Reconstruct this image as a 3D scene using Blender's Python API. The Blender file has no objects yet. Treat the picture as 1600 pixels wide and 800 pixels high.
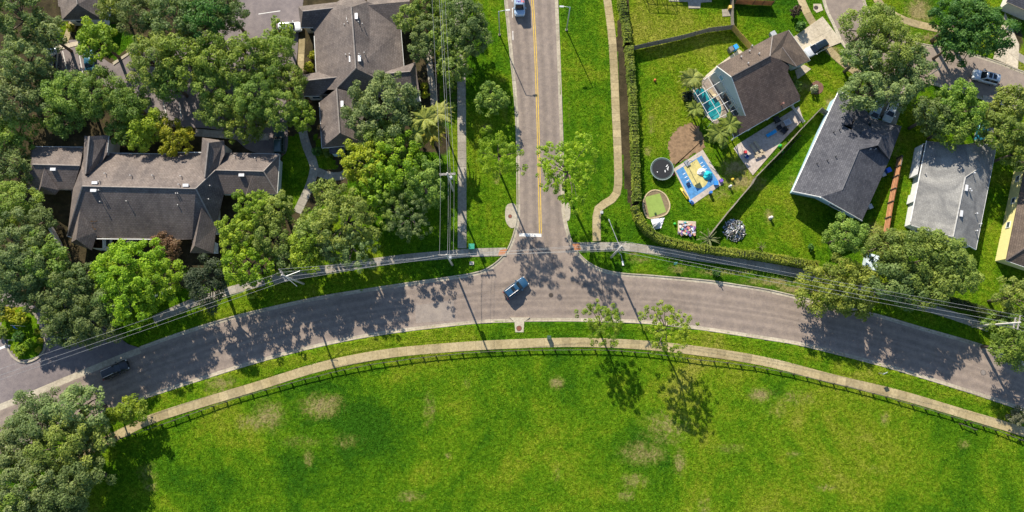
import bpy, bmesh, math, random
import numpy as np
from mathutils import Vector, Matrix

random.seed(11)
RNG = np.random.default_rng(11)
SC = bpy.context.scene
COL = SC.collection

# ------------------------------------------------------------------ camera
CAM_H, TILT, FPX = 120.0, math.radians(9.06), 1066.0
cd = bpy.data.cameras.new("camera"); cam = bpy.data.objects.new("camera", cd); COL.objects.link(cam)
cam.location = (0, 0, CAM_H); cam.rotation_euler = (TILT, 0, 0)
cd.sensor_width = 36.0; cd.lens = FPX / 1600.0 * 36.0
cd.clip_start = 1.0; cd.clip_end = 3000.0
SC.camera = cam

# ------------------------------------------------------------------ sky, sun, exposure
SUN_EL, SUN_XY = math.radians(34.0), (-0.385, 0.923)
world = bpy.data.worlds.new("World"); SC.world = world; world.use_nodes = True
wn = world.node_tree.nodes; wl = world.node_tree.links
bg = wn["Background"]; sky = wn.new("ShaderNodeTexSky"); sky.sky_type = 'NISHITA'; sky.sun_disc = False
sky.sun_elevation = SUN_EL; sky.sun_rotation = math.atan2(SUN_XY[0], SUN_XY[1])
sky.air_density = 1.0; sky.dust_density = 0.2; sky.ozone_density = 1.6
wl.new(sky.outputs[0], bg.inputs[0]); bg.inputs[1].default_value = 0.105
sl = bpy.data.lights.new("sun", 'SUN'); sl.energy = 5.0; sl.angle = math.radians(0.55); sl.color = (1.0, 0.915, 0.775)
so = bpy.data.objects.new("sun", sl); COL.objects.link(so); so.location = (-60, 140, 110)
_d = Vector((SUN_XY[0]*math.cos(SUN_EL), SUN_XY[1]*math.cos(SUN_EL), math.sin(SUN_EL)))
so.rotation_euler = (-_d).to_track_quat('-Z', 'Y').to_euler()
vs = SC.view_settings
vs.view_transform = 'Standard'; vs.look = 'None'; vs.gamma = 1.0; vs.use_curve_mapping = False
vs.exposure = 0.73
SC.cycles.max_bounces = 6; SC.cycles.transparent_max_bounces = 8
SC.cycles.diffuse_bounces = 3; SC.cycles.glossy_bounces = 2; SC.cycles.transmission_bounces = 4
SC.cycles.caustics_reflective = False; SC.cycles.caustics_refractive = False

# ------------------------------------------------------------------ survey helpers: photo position -> place on the ground
CT, ST = math.cos(TILT), math.sin(TILT)
def ray(px, py):
    u = (px - 800.0) / FPX; v = (400.0 - py) / FPX
    return Vector((u, v*CT + ST, v*ST - CT))
def g(px, py, z=0.0):
    d = ray(px, py); s = (CAM_H - z) / (-d.z)
    return Vector((d.x*s, d.y*s, z))
def proj(x, y, z=0.0):
    zz = z - CAM_H
    yc = y*CT + zz*ST; zc = -y*ST + zz*CT
    return 800.0 + FPX*x/(-zc), 400.0 - FPX*yc/(-zc)
def plane3(a, b, c):
    n = (b-a).cross(c-a); n.normalize(); return a, n
def on_plane(px, py, pl):
    d = ray(px, py); o = Vector((0, 0, CAM_H))
    t = (pl[0]-o).dot(pl[1]) / d.dot(pl[1]); return o + d*t
SD = Vector((0.385, -0.923, 0))          # which way shadows fall

# ------------------------------------------------------------------ object helpers
def link(o): COL.objects.link(o); return o
def worldloc(o):
    v = Vector((0, 0, 0))
    while o is not None: v += o.location; o = o.parent
    return v
def tag(o, label=None, cat=None, group=None, kind=None):
    if label: o["label"] = label
    if cat: o["category"] = cat
    if group: o["group"] = group
    if kind: o["kind"] = kind
    return o
def thing(name, label, cat, loc, group=None, rz=0.0):
    o = bpy.data.objects.new(name, None); link(o); o.empty_display_size = 0.3
    o.location = loc; o.rotation_euler = (0, 0, rz)
    return tag(o, label, cat, group)
def put(name, me, mat, parent=None, loc=None):
    o = bpy.data.objects.new(name, me); link(o)
    if mat is not None and len(me.materials) == 0: me.materials.append(mat)
    if parent is not None: o.parent = parent
    if loc is not None: o.location = loc
    return o
def raw(name, verts, faces, smooth=False):
    me = bpy.data.meshes.new(name); me.from_pydata([tuple(v) for v in verts], [], [tuple(f) for f in faces])
    if smooth: me.polygons.foreach_set("use_smooth", [True]*len(me.polygons))
    me.update(); return me
def part(name, verts, faces, mat, parent=None, smooth=False, local=False):
    """verts in world metres unless local; parents are translated only"""
    if parent is not None and not local:
        L = worldloc(parent); verts = [Vector(v)-L for v in verts]
    return put(name, raw(name, verts, faces, smooth), mat, parent)
class MB:
    def __init__(s): s.v = []; s.f = []
    def add(s, vs, fs):
        n = len(s.v); s.v += [Vector(v) for v in vs]; s.f += [tuple(i+n for i in f) for f in fs]; return s
    def box(s, c, size, rz=0.0, rx=0.0, ry=0.0):
        R = Matrix.Rotation(rz, 3, 'Z') @ Matrix.Rotation(ry, 3, 'Y') @ Matrix.Rotation(rx, 3, 'X')
        x, y, z = size[0]/2, size[1]/2, size[2]/2
        vs = [Vector(c) + R @ Vector(p) for p in ((-x,-y,-z),(x,-y,-z),(x,y,-z),(-x,y,-z),(-x,-y,z),(x,-y,z),(x,y,z),(-x,y,z))]
        return s.add(vs, ((0,3,2,1),(4,5,6,7),(0,1,5,4),(1,2,6,5),(2,3,7,6),(3,0,4,7)))
    def tube(s, pts, rad, n=6, cap=True):
        pts = [Vector(p) for p in pts]; rad = rad if isinstance(rad, (list, tuple)) else [rad]*len(pts)
        vs = []; fs = []
        for i, p in enumerate(pts):
            t = (pts[min(i+1, len(pts)-1)] - pts[max(i-1, 0)]).normalized()
            a = Vector((0, 0, 1)) if abs(t.z) < 0.9 else Vector((1, 0, 0))
            e1 = t.cross(a).normalized(); e2 = t.cross(e1).normalized()
            for k in range(n):
                th = 2*math.pi*k/n; vs.append(p + (e1*math.cos(th) + e2*math.sin(th))*rad[i])
        for i in range(len(pts)-1):
            for k in range(n):
                fs.append((i*n+k, i*n+(k+1) % n, (i+1)*n+(k+1) % n, (i+1)*n+k))
        if cap: fs.append(tuple(range(n-1, -1, -1))); m = (len(pts)-1)*n; fs.append(tuple(range(m, m+n)))
        return s.add(vs, fs)
    def lathe(s, c, prof, n=16):
        vs = []; fs = []
        for (r, z) in prof:
            for k in range(n):
                th = 2*math.pi*k/n; vs.append(Vector(c)+Vector((r*math.cos(th), r*math.sin(th), z)))
        for i in range(len(prof)-1):
            for k in range(n): fs.append((i*n+k, i*n+(k+1) % n, (i+1)*n+(k+1) % n, (i+1)*n+k))
        fs.append(tuple(range(n-1, -1, -1))); m = (len(prof)-1)*n; fs.append(tuple(range(m, m+n)))
        return s.add(vs, fs)
    def prism(s, poly, z0, z1):
        n = len(poly); vs = [Vector((p[0], p[1], z0)) for p in poly] + [Vector((p[0], p[1], z1)) for p in poly]
        fs = [tuple(range(n, 2*n)), tuple(range(n-1, -1, -1))] + [(i, (i+1) % n, n+(i+1) % n, n+i) for i in range(n)]
        return s.add(vs, fs)
    def out(s, name, mat, parent=None, smooth=False, local=False): return part(name, s.v, s.f, mat, parent, smooth, local)
def ccw(poly):
    a = sum(poly[i][0]*poly[(i+1) % len(poly)][1]-poly[(i+1) % len(poly)][0]*poly[i][1] for i in range(len(poly)))
    return poly if a > 0 else poly[::-1]
def smoothline(pts, step=1.0, closed=False):
    """Catmull-Rom through 2-D points, sampled about every step metres"""
    P = [Vector((p[0], p[1])) for p in pts]; n = len(P); out = []
    rng = range(n if closed else n-1)
    for i in rng:
        p1, p2 = P[i], P[(i+1) % n]
        p0 = P[(i-1) % n] if closed else (P[i-1] if i > 0 else p1*2-p2)
        p3 = P[(i+2) % n] if closed else (P[i+2] if i+2 < n else p2*2-p1)
        m = max(1, int(round((p2-p1).length/step)))
        for k in range(m):
            t = k/m; t2 = t*t; t3 = t2*t
            out.append((p0*(-t+2*t2-t3)+p1*(2-5*t2+3*t3)+p2*(t+4*t2-3*t3)+p3*(t3-t2))*0.5)
    if not closed: out.append(P[-1])
    return out
def evenline(pts, step):
    pts = [Vector((p[0], p[1])) for p in pts]
    L = [0]
    for a, b in zip(pts, pts[1:]): L.append(L[-1]+(b-a).length)
    n = max(1, int(round(L[-1]/step))); out = []; j = 0
    for k in range(n+1):
        d = L[-1]*k/n
        while j < len(pts)-2 and L[j+1] < d: j += 1
        t = (d-L[j])/max(1e-6, L[j+1]-L[j]); out.append(pts[j].lerp(pts[j+1], min(1, t)))
    return out
def normals2(pts):
    out = []
    for i in range(len(pts)):
        t = (pts[min(i+1, len(pts)-1)]-pts[max(i-1, 0)]).normalized(); out.append(Vector((-t.y, t.x)))
    return out
def G2(pl, step=1.0, closed=False): return smoothline([g(*p) for p in pl], step, closed)
EXCL = []; WALKS = []      # hard surfaces, kept free of grass tufts
def sheet(name, poly, z, mat, parent=None, kind="structure"):
    EXCL.append([(p[0], p[1]) for p in poly])
    poly = ccw([Vector((p[0], p[1])) for p in poly])
    o = part(name, [Vector((p.x, p.y, z)) for p in poly], [tuple(range(len(poly)))], mat, parent)
    if kind and parent is None: o["kind"] = kind
    return o
def slab(name, poly, z0, z1, mat, parent=None, kind="structure"):
    EXCL.append([(p[0], p[1]) for p in poly])
    o = MB().prism(ccw([Vector((p[0], p[1])) for p in poly]), z0, z1).out(name, mat, parent)
    if kind and parent is None: o["kind"] = kind
    return o
def sweep(name, path, prof, mat, parent=None, kind="structure", closed=False):
    """prof = list of (offset to the left of the path, z)"""
    pts = path; N = normals2(pts); m = len(prof); vs = []; fs = []
    if closed:
        n = len(pts); N = []
        for i in range(n):
            t = (pts[(i+1) % n]-pts[i-1]).normalized(); N.append(Vector((-t.y, t.x)))
    for p, nn in zip(pts, N):
        for (o, z) in prof: q = p+nn*o; vs.append(Vector((q.x, q.y, z)))
    n = len(pts)
    for i in range(n if closed else n-1):
        j = (i+1) % n
        for k in range(m-1): fs.append((i*m+k, j*m+k, j*m+k+1, i*m+k+1))
    o = part(name, vs, fs, mat, parent)
    if kind and parent is None: o["kind"] = kind
    return o

# ------------------------------------------------------------------ materials
MATS = {}
def newmat(name):
    m = bpy.data.materials.new(name); m.use_nodes = True
    return m, m.node_tree.nodes, m.node_tree.links, m.node_tree.nodes["Principled BSDF"]
def ramp(n, stops, mode='LINEAR'):
    r = n.new("ShaderNodeValToRGB"); cr = r.color_ramp; cr.interpolation = mode
    while len(cr.elements) < len(stops): cr.elements.new(0.5)
    for e, (p, c) in zip(cr.elements, stops): e.position = p; e.color = (*c, 1)
    return r
def noise(n, l, coord, scale, detail=4, rough=0.55, dist=0.0):
    t = n.new("ShaderNodeTexNoise"); t.inputs["Scale"].default_value = scale; t.inputs["Detail"].default_value = detail
    t.inputs["Roughness"].default_value = rough; t.inputs["Distortion"].default_value = dist
    l.new(coord, t.inputs["Vector"]); return t
def mixc(n, l, fac, a, b, mode='MIX'):
    m = n.new("ShaderNodeMix"); m.data_type = 'RGBA'; m.blend_type = mode
    for sock, v in ((m.inputs[0], fac), (m.inputs[6], a), (m.inputs[7], b)):
        if isinstance(v, bpy.types.NodeSocket): l.new(v, sock)
        elif isinstance(v, (int, float)): sock.default_value = v
        else: sock.default_value = (*v, 1)
    return m.outputs[2]
def mth(n, l, op, a, b=0.0, clamp=False):
    m = n.new("ShaderNodeMath"); m.operation = op; m.use_clamp = clamp
    for sock, v in ((m.inputs[0], a), (m.inputs[1], b)):
        if isinstance(v, bpy.types.NodeSocket): l.new(v, sock)
        else: sock.default_value = v
    return m.outputs[0]
def bump(n, l, h, strength, dist, bsdf):
    b = n.new("ShaderNodeBump"); b.inputs["Strength"].default_value = strength; b.inputs["Distance"].default_value = dist
    l.new(h, b.inputs["Height"]); l.new(b.outputs[0], bsdf.inputs["Normal"])
def simple(name, col, rough=0.6, metal=0.0, var=0.12, scale=3.0, spec=0.4, coat=0.0, objvar=0.0, bmp=0.0):
    if name in MATS: return MATS[name]
    m, n, l, b = newmat(name)
    tc = n.new("ShaderNodeTexCoord"); geo = n.new("ShaderNodeNewGeometry")
    t = noise(n, l, geo.outputs["Position"], scale, 4, 0.6)
    lo = tuple(c*(1-var) for c in col); hi = tuple(min(1, c*(1+var)) for c in col)
    r = ramp(n, [(0.3, lo), (0.7, hi)]); l.new(t.outputs[0], r.inputs[0]); c = r.outputs[0]
    if objvar:
        oi = n.new("ShaderNodeObjectInfo"); v = mth(n, l, 'MULTIPLY_ADD', oi.outputs["Random"], 2*objvar); v.node.inputs[2].default_value = 1-objvar
        hs = n.new("ShaderNodeHueSaturation"); l.new(v, hs.inputs["Value"]); l.new(c, hs.inputs["Color"]); c = hs.outputs[0]
    l.new(c, b.inputs["Base Color"]); b.inputs["Roughness"].default_value = rough; b.inputs["Metallic"].default_value = metal
    b.inputs["Specular IOR Level"].default_value = spec
    if coat: b.inputs["Coat Weight"].default_value = coat; b.inputs["Coat Roughness"].default_value = 0.06
    if bmp: bump(n, l, t.outputs[0], bmp, 0.03, b)
    MATS[name] = m; return m

def asphalt(name, c1, c2, stain=0.5):
    m, n, l, b = newmat(name); geo = n.new("ShaderNodeNewGeometry"); P = geo.outputs["Position"]
    big = noise(n, l, P, 0.10, 5, 0.6, 0.6); mid = noise(n, l, P, 0.9, 5, 0.65); fine = noise(n, l, P, 11.0, 3, 0.7)
    r = ramp(n, [(0.32, c1), (0.68, c2)]); l.new(big.outputs[0], r.inputs[0])
    r2 = ramp(n, [(0.36, (0.82, 0.82, 0.84)), (0.64, (1.12, 1.11, 1.08))]); l.new(mid.outputs[0], r2.inputs[0])
    c = mixc(n, l, 0.85, r.outputs[0], r2.outputs[0], 'MULTIPLY')
    r3 = ramp(n, [(0.36, (0.72, 0.72, 0.73)), (0.64, (1.24, 1.23, 1.21))]); l.new(fine.outputs[0], r3.inputs[0])
    c = mixc(n, l, 0.7, c, r3.outputs[0], 'MULTIPLY')
    # fine cracks and sealed joints
    v = n.new("ShaderNodeTexVoronoi"); v.feature = 'DISTANCE_TO_EDGE'; v.inputs["Scale"].default_value = 0.16
    wob = noise(n, l, P, 0.5, 3); wv = mixc(n, l, 0.25, P, wob.outputs["Color"]); l.new(wv, v.inputs["Vector"])
    cr = ramp(n, [(0.0, (1, 1, 1)), (0.007, (0, 0, 0))]); l.new(v.outputs["Distance"], cr.inputs[0])
    gate = noise(n, l, P, 0.07, 2); gr = ramp(n, [(0.48, (0, 0, 0)), (0.6, (1, 1, 1))]); l.new(gate.outputs[0], gr.inputs[0])
    cm = mixc(n, l, 1.0, cr.outputs[0], gr.outputs[0], 'MULTIPLY')
    c = mixc(n, l, mth(n, l, 'MULTIPLY', cm, stain), c, (c1[0]*0.45, c1[1]*0.45, c1[2]*0.5))
    l.new(c, b.inputs["Base Color"]); b.inputs["Roughness"].default_value = 0.9; b.inputs["Specular IOR Level"].default_value = 0.25
    bump(n, l, fine.outputs[0], 0.5, 0.02, b); MATS[name] = m; return m
def concrete(name, c1, c2, objvar=0.10):
    m, n, l, b = newmat(name); geo = n.new("ShaderNodeNewGeometry"); P = geo.outputs["Position"]
    a = noise(n, l, P, 0.18, 5, 0.6, 0.4); f = noise(n, l, P, 2.2, 6, 0.75)
    r = ramp(n, [(0.3, c1), (0.7, c2)]); l.new(a.outputs[0], r.inputs[0])
    r2 = ramp(n, [(0.36, (0.66, 0.65, 0.62)), (0.62, (1.14, 1.14, 1.12))]); l.new(f.outputs[0], r2.inputs[0])
    c = mixc(n, l, 0.8, r.outputs[0], r2.outputs[0], 'MULTIPLY')
    oi = n.new("ShaderNodeObjectInfo"); v = mth(n, l, 'MULTIPLY_ADD', oi.outputs["Random"], 2*objvar); v.node.inputs[2].default_value = 1-objvar
    hs = n.new("ShaderNodeHueSaturation"); l.new(v, hs.inputs["Value"]); l.new(c, hs.inputs["Color"])
    l.new(hs.outputs[0], b.inputs["Base Color"]); b.inputs["Roughness"].default_value = 0.85; b.inputs["Specular IOR Level"].default_value = 0.25
    bump(n, l, f.outputs[0], 0.25, 0.02, b); MATS[name] = m; return m
def shingle(name, c1, c2, row=0.32, mort=0.62, blot=(0.80, 1.2)):
    m, n, l, b = newmat(name); uv = n.new("ShaderNodeUVMap"); uv.uv_map = "UVMap"; geo = n.new("ShaderNodeNewGeometry"); P = geo.outputs["Position"]
    br = n.new("ShaderNodeTexBrick"); br.inputs["Scale"].default_value = 1.0; br.inputs["Brick Width"].default_value = row*1.6; br.inputs["Row Height"].default_value = row
    br.inputs["Mortar Size"].default_value = 0.03; br.inputs["Mortar Smooth"].default_value = 0.6; br.inputs["Bias"].default_value = 0.0
    br.inputs["Color1"].default_value = (*c1, 1); br.inputs["Color2"].default_value = (*c2, 1); br.inputs["Mortar"].default_value = (c1[0]*mort, c1[1]*mort, c1[2]*mort, 1)
    l.new(uv.outputs[0], br.inputs["Vector"])
    big = noise(n, l, P, 0.22, 5, 0.6, 0.8); fine = noise(n, l, P, 6.0, 3, 0.7)
    # weathering runs down the slope
    mp = n.new("ShaderNodeMapping"); mp.inputs["Scale"].default_value = (1.1, 0.12, 1); l.new(uv.outputs[0], mp.inputs[0])
    run = noise(n, l, mp.outputs[0], 1.0, 4, 0.6)
    r1 = ramp(n, [(0.36, (blot[0], blot[0], blot[0]*1.01)), (0.64, (blot[1], blot[1]*0.985, blot[1]*0.95))]); l.new(big.outputs[0], r1.inputs[0])
    r2 = ramp(n, [(0.3, (0.86, 0.86, 0.87)), (0.72, (1.16, 1.15, 1.12))]); l.new(run.outputs[0], r2.inputs[0])
    r3 = ramp(n, [(0.3, (0.72, 0.72, 0.72)), (0.7, (1.28, 1.28, 1.28))]); l.new(fine.outputs[0], r3.inputs[0])
    c = mixc(n, l, 1.0, br.outputs[0], r1.outputs[0], 'MULTIPLY'); c = mixc(n, l, 1.0, c, r2.outputs[0], 'MULTIPLY'); c = mixc(n, l, 0.7, c, r3.outputs[0], 'MULTIPLY')
    l.new(c, b.inputs["Base Color"]); b.inputs["Roughness"].default_value = 0.85; b.inputs["Specular IOR Level"].default_value = 0.3
    bump(n, l, br.outputs["Fac"], 0.5, 0.03, b); MATS[name] = m; return m
def leafmat(name, trans=0.30):
    m, n, l, b = newmat(name); oi = n.new("ShaderNodeObjectInfo"); at = n.new("ShaderNodeAttribute"); at.attribute_name = "tint"
    hs = n.new("ShaderNodeHueSaturation"); l.new(oi.outputs["Color"], hs.inputs["Color"])
    v = mth(n, l, 'MULTIPLY_ADD', at.outputs["Fac"], 0.9); v.node.inputs[2].default_value = 0.62; l.new(v, hs.inputs["Value"])
    h = mth(n, l, 'MULTIPLY_ADD', at.outputs["Fac"], -0.05); h.node.inputs[2].default_value = 0.525; l.new(h, hs.inputs["Hue"])
    l.new(hs.outputs[0], b.inputs["Base Color"]); b.inputs["Roughness"].default_value = 0.55; b.inputs["Specular IOR Level"].default_value = 0.25
    t = n.new("ShaderNodeBsdfTranslucent"); c2 = mixc(n, l, 1.0, hs.outputs[0], (1.0, 1.0, 0.45), 'MULTIPLY'); l.new(c2, t.inputs[0])
    mx = n.new("ShaderNodeMixShader"); mx.inputs[0].default_value = trans; l.new(b.outputs[0], mx.inputs[1]); l.new(t.outputs[0], mx.inputs[2])
    l.new(mx.outputs[0], n["Material Output"].inputs[0]); MATS[name] = m; return m
def grassmat():
    m, n, l, b = newmat("grass"); geo = n.new("ShaderNodeNewGeometry"); P = geo.outputs["Position"]
    def A(nm): a = n.new("ShaderNodeAttribute"); a.attribute_name = nm; return a.outputs["Fac"]
    dry, mul, tone = A("dry"), A("mulch"), A("tone")
    big = noise(n, l, P, 0.05, 6, 0.62, 0.8); mid = noise(n, l, P, 0.35, 6, 0.72, 0.6); fine = noise(n, l, P, 1.7, 6, 0.82); tiny = noise(n, l, P, 5.0, 4, 0.85)
    s = mth(n, l, 'MULTIPLY', big.outputs[0], 1.0); s = mth(n, l, 'ADD', s, mth(n, l, 'MULTIPLY', mid.outputs[0], 0.45)); s = mth(n, l, 'ADD', s, mth(n, l, 'ADD', tone, -0.225))
    r = ramp(n, [(0.33, (0.026, 0.092, 0.003)), (0.43, (0.054, 0.142, 0.003)), (0.52, (0.088, 0.182, 0.004)), (0.62, (0.140, 0.206, 0.007)), (0.76, (0.205, 0.225, 0.022))]); l.new(s, r.inputs[0])
    r2 = ramp(n, [(0.36, (0.45, 0.50, 0.4)), (0.50, (0.98, 0.98, 0.95)), (0.63, (1.62, 1.45, 2.4))]); l.new(fine.outputs[0], r2.inputs[0])
    c = mixc(n, l, 1.0, r.outputs[0], r2.outputs[0], 'MULTIPLY')
    r4 = ramp(n, [(0.36, (0.42, 0.46, 0.4)), (0.64, (1.60, 1.5, 2.0))]); l.new(tiny.outputs[0], r4.inputs[0]); c = mixc(n, l, 0.9, c, r4.outputs[0], 'MULTIPLY')
    # straw and bare soil where the sward is worn
    dm = noise(n, l, P, 0.8, 9, 0.86, 0.9); d = mth(n, l, 'ADD', dry, mth(n, l, 'MULTIPLY', mth(n, l, 'SUBTRACT', dm.outputs[0], 0.5), 3.2))
    d = mth(n, l, 'MULTIPLY', d, mth(n, l, 'MULTIPLY', dry, 3.0, True))
    rd = ramp(n, [(0.50, (0, 0, 0)), (0.95, (0.78, 0.78, 0.78))]); l.new(d, rd.inputs[0])
    ry = ramp(n, [(0.15, (0, 0, 0)), (0.75, (0.65, 0.65, 0.65))]); l.new(d, ry.inputs[0]); c = mixc(n, l, ry.outputs[0], c, mixc(n, l, 1.0, (0.19, 0.19, 0.035), r2.outputs[0], 'MULTIPLY'))
    rs = ramp(n, [(0.38, (0.19, 0.145, 0.065)), (0.62, (0.35, 0.28, 0.14))]); l.new(fine.outputs[0], rs.inputs[0])
    c = mixc(n, l, rd.outputs[0], c, rs.outputs[0])
    rm = ramp(n, [(0.35, (0.030, 0.026, 0.015)), (0.65, (0.085, 0.066, 0.036))]); l.new(mid.outputs[0], rm.inputs[0])
    mm = mth(n, l, 'ADD', mul, mth(n, l, 'MULTIPLY', mth(n, l, 'SUBTRACT', dm.outputs[0], 0.5), 0.9)); mm = mth(n, l, 'MULTIPLY', mm, mth(n, l, 'MULTIPLY', mul, 4.0, True))
    rmm = ramp(n, [(0.38, (0, 0, 0)), (0.55, (1, 1, 1))]); l.new(mm, rmm.inputs[0]); c = mixc(n, l, rmm.outputs[0], c, rm.outputs[0])
    l.new(c, b.inputs["Base Color"]); b.inputs["Roughness"].default_value = 0.95; b.inputs["Specular IOR Level"].default_value = 0.04
    h = mth(n, l, 'ADD', mth(n, l, 'MULTIPLY', fine.outputs[0], 0.7), mth(n, l, 'MULTIPLY', tiny.outputs[0], 0.3)); bump(n, l, h, 0.9, 0.22, b)
    MATS["grass"] = m; return m
def glassmat(name, col=(0.03, 0.045, 0.06), rough=0.06):
    m, n, l, b = newmat(name); b.inputs["Base Color"].default_value = (*col, 1); b.inputs["Roughness"].default_value = rough
    b.inputs["Specular IOR Level"].default_value = 0.6; MATS[name] = m; return m

M_GRASS = grassmat()
M_ROAD = asphalt("road_asphalt", (0.250, 0.200, 0.165), (0.295, 0.238, 0.198), 0.35)
M_ROAD2 = asphalt("side_asphalt", (0.238, 0.193, 0.162), (0.285, 0.233, 0.195), 0.5)
M_PATCH = asphalt("patched_asphalt", (0.24, 0.20, 0.17), (0.29, 0.245, 0.21), 0.2)
M_LOT = asphalt("parking_asphalt", (0.17, 0.145, 0.145), (0.235, 0.20, 0.195), 0.4)
M_WALK = concrete("path_concrete", (0.325, 0.255, 0.130), (0.42, 0.345, 0.205), 0.18)
M_WALKG = concrete("grey_concrete", (0.29, 0.26, 0.215), (0.38, 0.345, 0.29), 0.14)
M_KERB = concrete("kerb_concrete", (0.35, 0.30, 0.225), (0.47, 0.42, 0.33), 0.13)
M_DRIVE = concrete("drive_concrete", (0.46, 0.39, 0.29), (0.58, 0.51, 0.40))
M_WHITE = simple("white_paint", (0.72, 0.71, 0.68), 0.5, var=0.10)
M_LINEW = simple("road_white", (0.66, 0.64, 0.60), 0.7, var=0.25, scale=1.6)
M_LINEY = simple("road_yellow", (0.62, 0.40, 0.03), 0.7, var=0.22, scale=1.6)
M_LEAF = leafmat("foliage", 0.42)
M_BARK = simple("bark", (0.13, 0.10, 0.075), 0.9, var=0.35, scale=5)
M_GLASS = glassmat("window_glass", (0.05, 0.07, 0.09))
M_CARGLASS = glassmat("car_glass", (0.012, 0.018, 0.026))
M_TYRE = simple("tyre", (0.02, 0.02, 0.02), 0.8)
M_RIM = simple("rim", (0.45, 0.45, 0.46), 0.35, 0.8)
M_STEEL = simple("galvanised", (0.50, 0.51, 0.52), 0.45, 0.35, var=0.1)
M_WIRE = simple("wire", (0.34, 0.34, 0.34), 0.5, 0.2)
M_POLEW = simple("pole_timber", (0.34, 0.31, 0.28), 0.85, var=0.2, scale=4)
M_CPOLE = simple("pole_concrete", (0.52, 0.49, 0.44), 0.8, var=0.12, scale=4)
M_FENCEG = simple("fence_grey_wood", (0.22, 0.195, 0.165), 0.9, var=0.3, scale=2, objvar=0.18)
M_FENCEY = simple("fence_new_wood", (0.50, 0.33, 0.09), 0.85, var=0.2, scale=2, objvar=0.12)
M_FENCEO = simple("fence_red_wood", (0.36, 0.145, 0.06), 0.85, var=0.25, scale=2, objvar=0.15)
M_DARKWOOD = simple("fence_dark_wood", (0.060, 0.050, 0.038), 0.85, var=0.3, scale=3)
M_RAIL = simple("rail_wood", (0.10, 0.095, 0.07), 0.85, var=0.3, scale=3)

# ================================================================== the setting: ground, roads, paths
NW = [(-90,670),(-40,652),(0,636),(61,611),(111,590),(160,570),(219,547),(277,526),(340,506),(400,490),(500,468),(600,452),(704,437),(735,432),(760,425),(783,409),(797,391),(807,366),(812,340),(812.5,318),(812,260),(811,200),(807,140),(803,100),(798,50),(793,0),(788,-60)]
NE = [(865,-60),(867,0),(869,50),(871,100),(873,160),(875,219),(876,270),(877,318),(880,345),(890,380),(908,406),(935,423),(969,431),(1020,435),(1100,442),(1150,449),(1200,457),(1261,471),(1320,484),(1375,497),(1436,515),(1520,539),(1554,552),(1600,571),(1700,612)]
SO = [(1700,676),(1600,637),(1504,605),(1382,568),(1261,537),(1200,526),(1087,509),(1002,500),(901,497),(830,497),(800,498),(737,501),(602,517),(501,536),(400,562),(310,590),(219,620),(140,652),(60,690),(-90,765)]
nw, ne, so_ = G2(NW, 0.8), G2(NE, 0.8), G2(SO, 0.8)
def cut(path, pred): return [p for p in path if pred(p)]
ymouth = g(0, 350).y
nw_main = cut(nw, lambda p: p.y <= ymouth or p.x < g(700, 430).x); ne_main = cut(ne, lambda p: p.y <= ymouth or p.x > g(960, 430).x)
nw_side = [nw_main[-1]] + nw[len(nw_main):]; ne_side = ne[:len(ne)-len(ne_main)] + [ne_main[0]]
main_poly = nw_main + ne_main + so_
side_poly = nw_side + ne_side
RZ = -0.12
sheet("main_road", main_poly, RZ, M_ROAD)
sheet("side_road", side_poly, RZ, M_ROAD2)
KP = [(-0.02, RZ+0.004), (0.40, RZ+0.02), (0.45, 0.012), (0.62, 0.018), (0.66, -0.1)]
def i_near(path, px, py):
    q = g(px, py); return min(range(len(path)), key=lambda i: (path[i]-Vector((q.x, q.y))).length)
iw = i_near(nw, 222, 546); ih1 = i_near(so_, 832, 497); ih0 = i_near(so_, 790, 498)
def kerbrun(name, path, prof, seg=3.0):
    """a kerb cast in lengths with joints between them"""
    base = sweep(name, path, [(o, z-0.035) for o, z in prof], M_KERB); L = 0; cur = [path[0]]
    for a, b in zip(path, path[1:]):
        cur.append(b); L += (b-a).length
        if L >= seg or b is path[-1]:
            t0 = (cur[1]-cur[0]).normalized()*0.02; q = [cur[0]+t0]+cur[1:-1]+[cur[-1]-(cur[-1]-cur[-2]).normalized()*0.02]
            sweep("kerb_length", q, prof, M_KERB, base, None); cur = [b]; L = 0
    return base
kerbrun("kerb_northwest", nw[iw:], KP)
sweep("valley_gutter", nw[:iw+1], [(-0.55, RZ+0.004), (0.0, RZ-0.0), (0.55, RZ+0.006)], M_KERB)
kerbrun("kerb_northeast", ne, KP)
kerbrun("kerb_south", so_, KP)
# entrance drive of the housing complex, at road level, with its island
ent = [g(*p) for p in [(222,545),(160,570),(111,590),(61,611),(0,636),(-90,672),(-90,440),(-10,440),(30,470),(62,480),(110,470),(150,500),(200,538)]]
ent2 = [Vector((p.x, p.y)) for p in ent]
sheet("entrance_drive", ent2, RZ-0.004, M_LOT)
isl = G2([(-60,480),(-8,500),(0,511),(8,533),(20,556),(37,565),(58,558),(69,541),(67,524),(59,500),(40,480)], 0.5)
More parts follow.
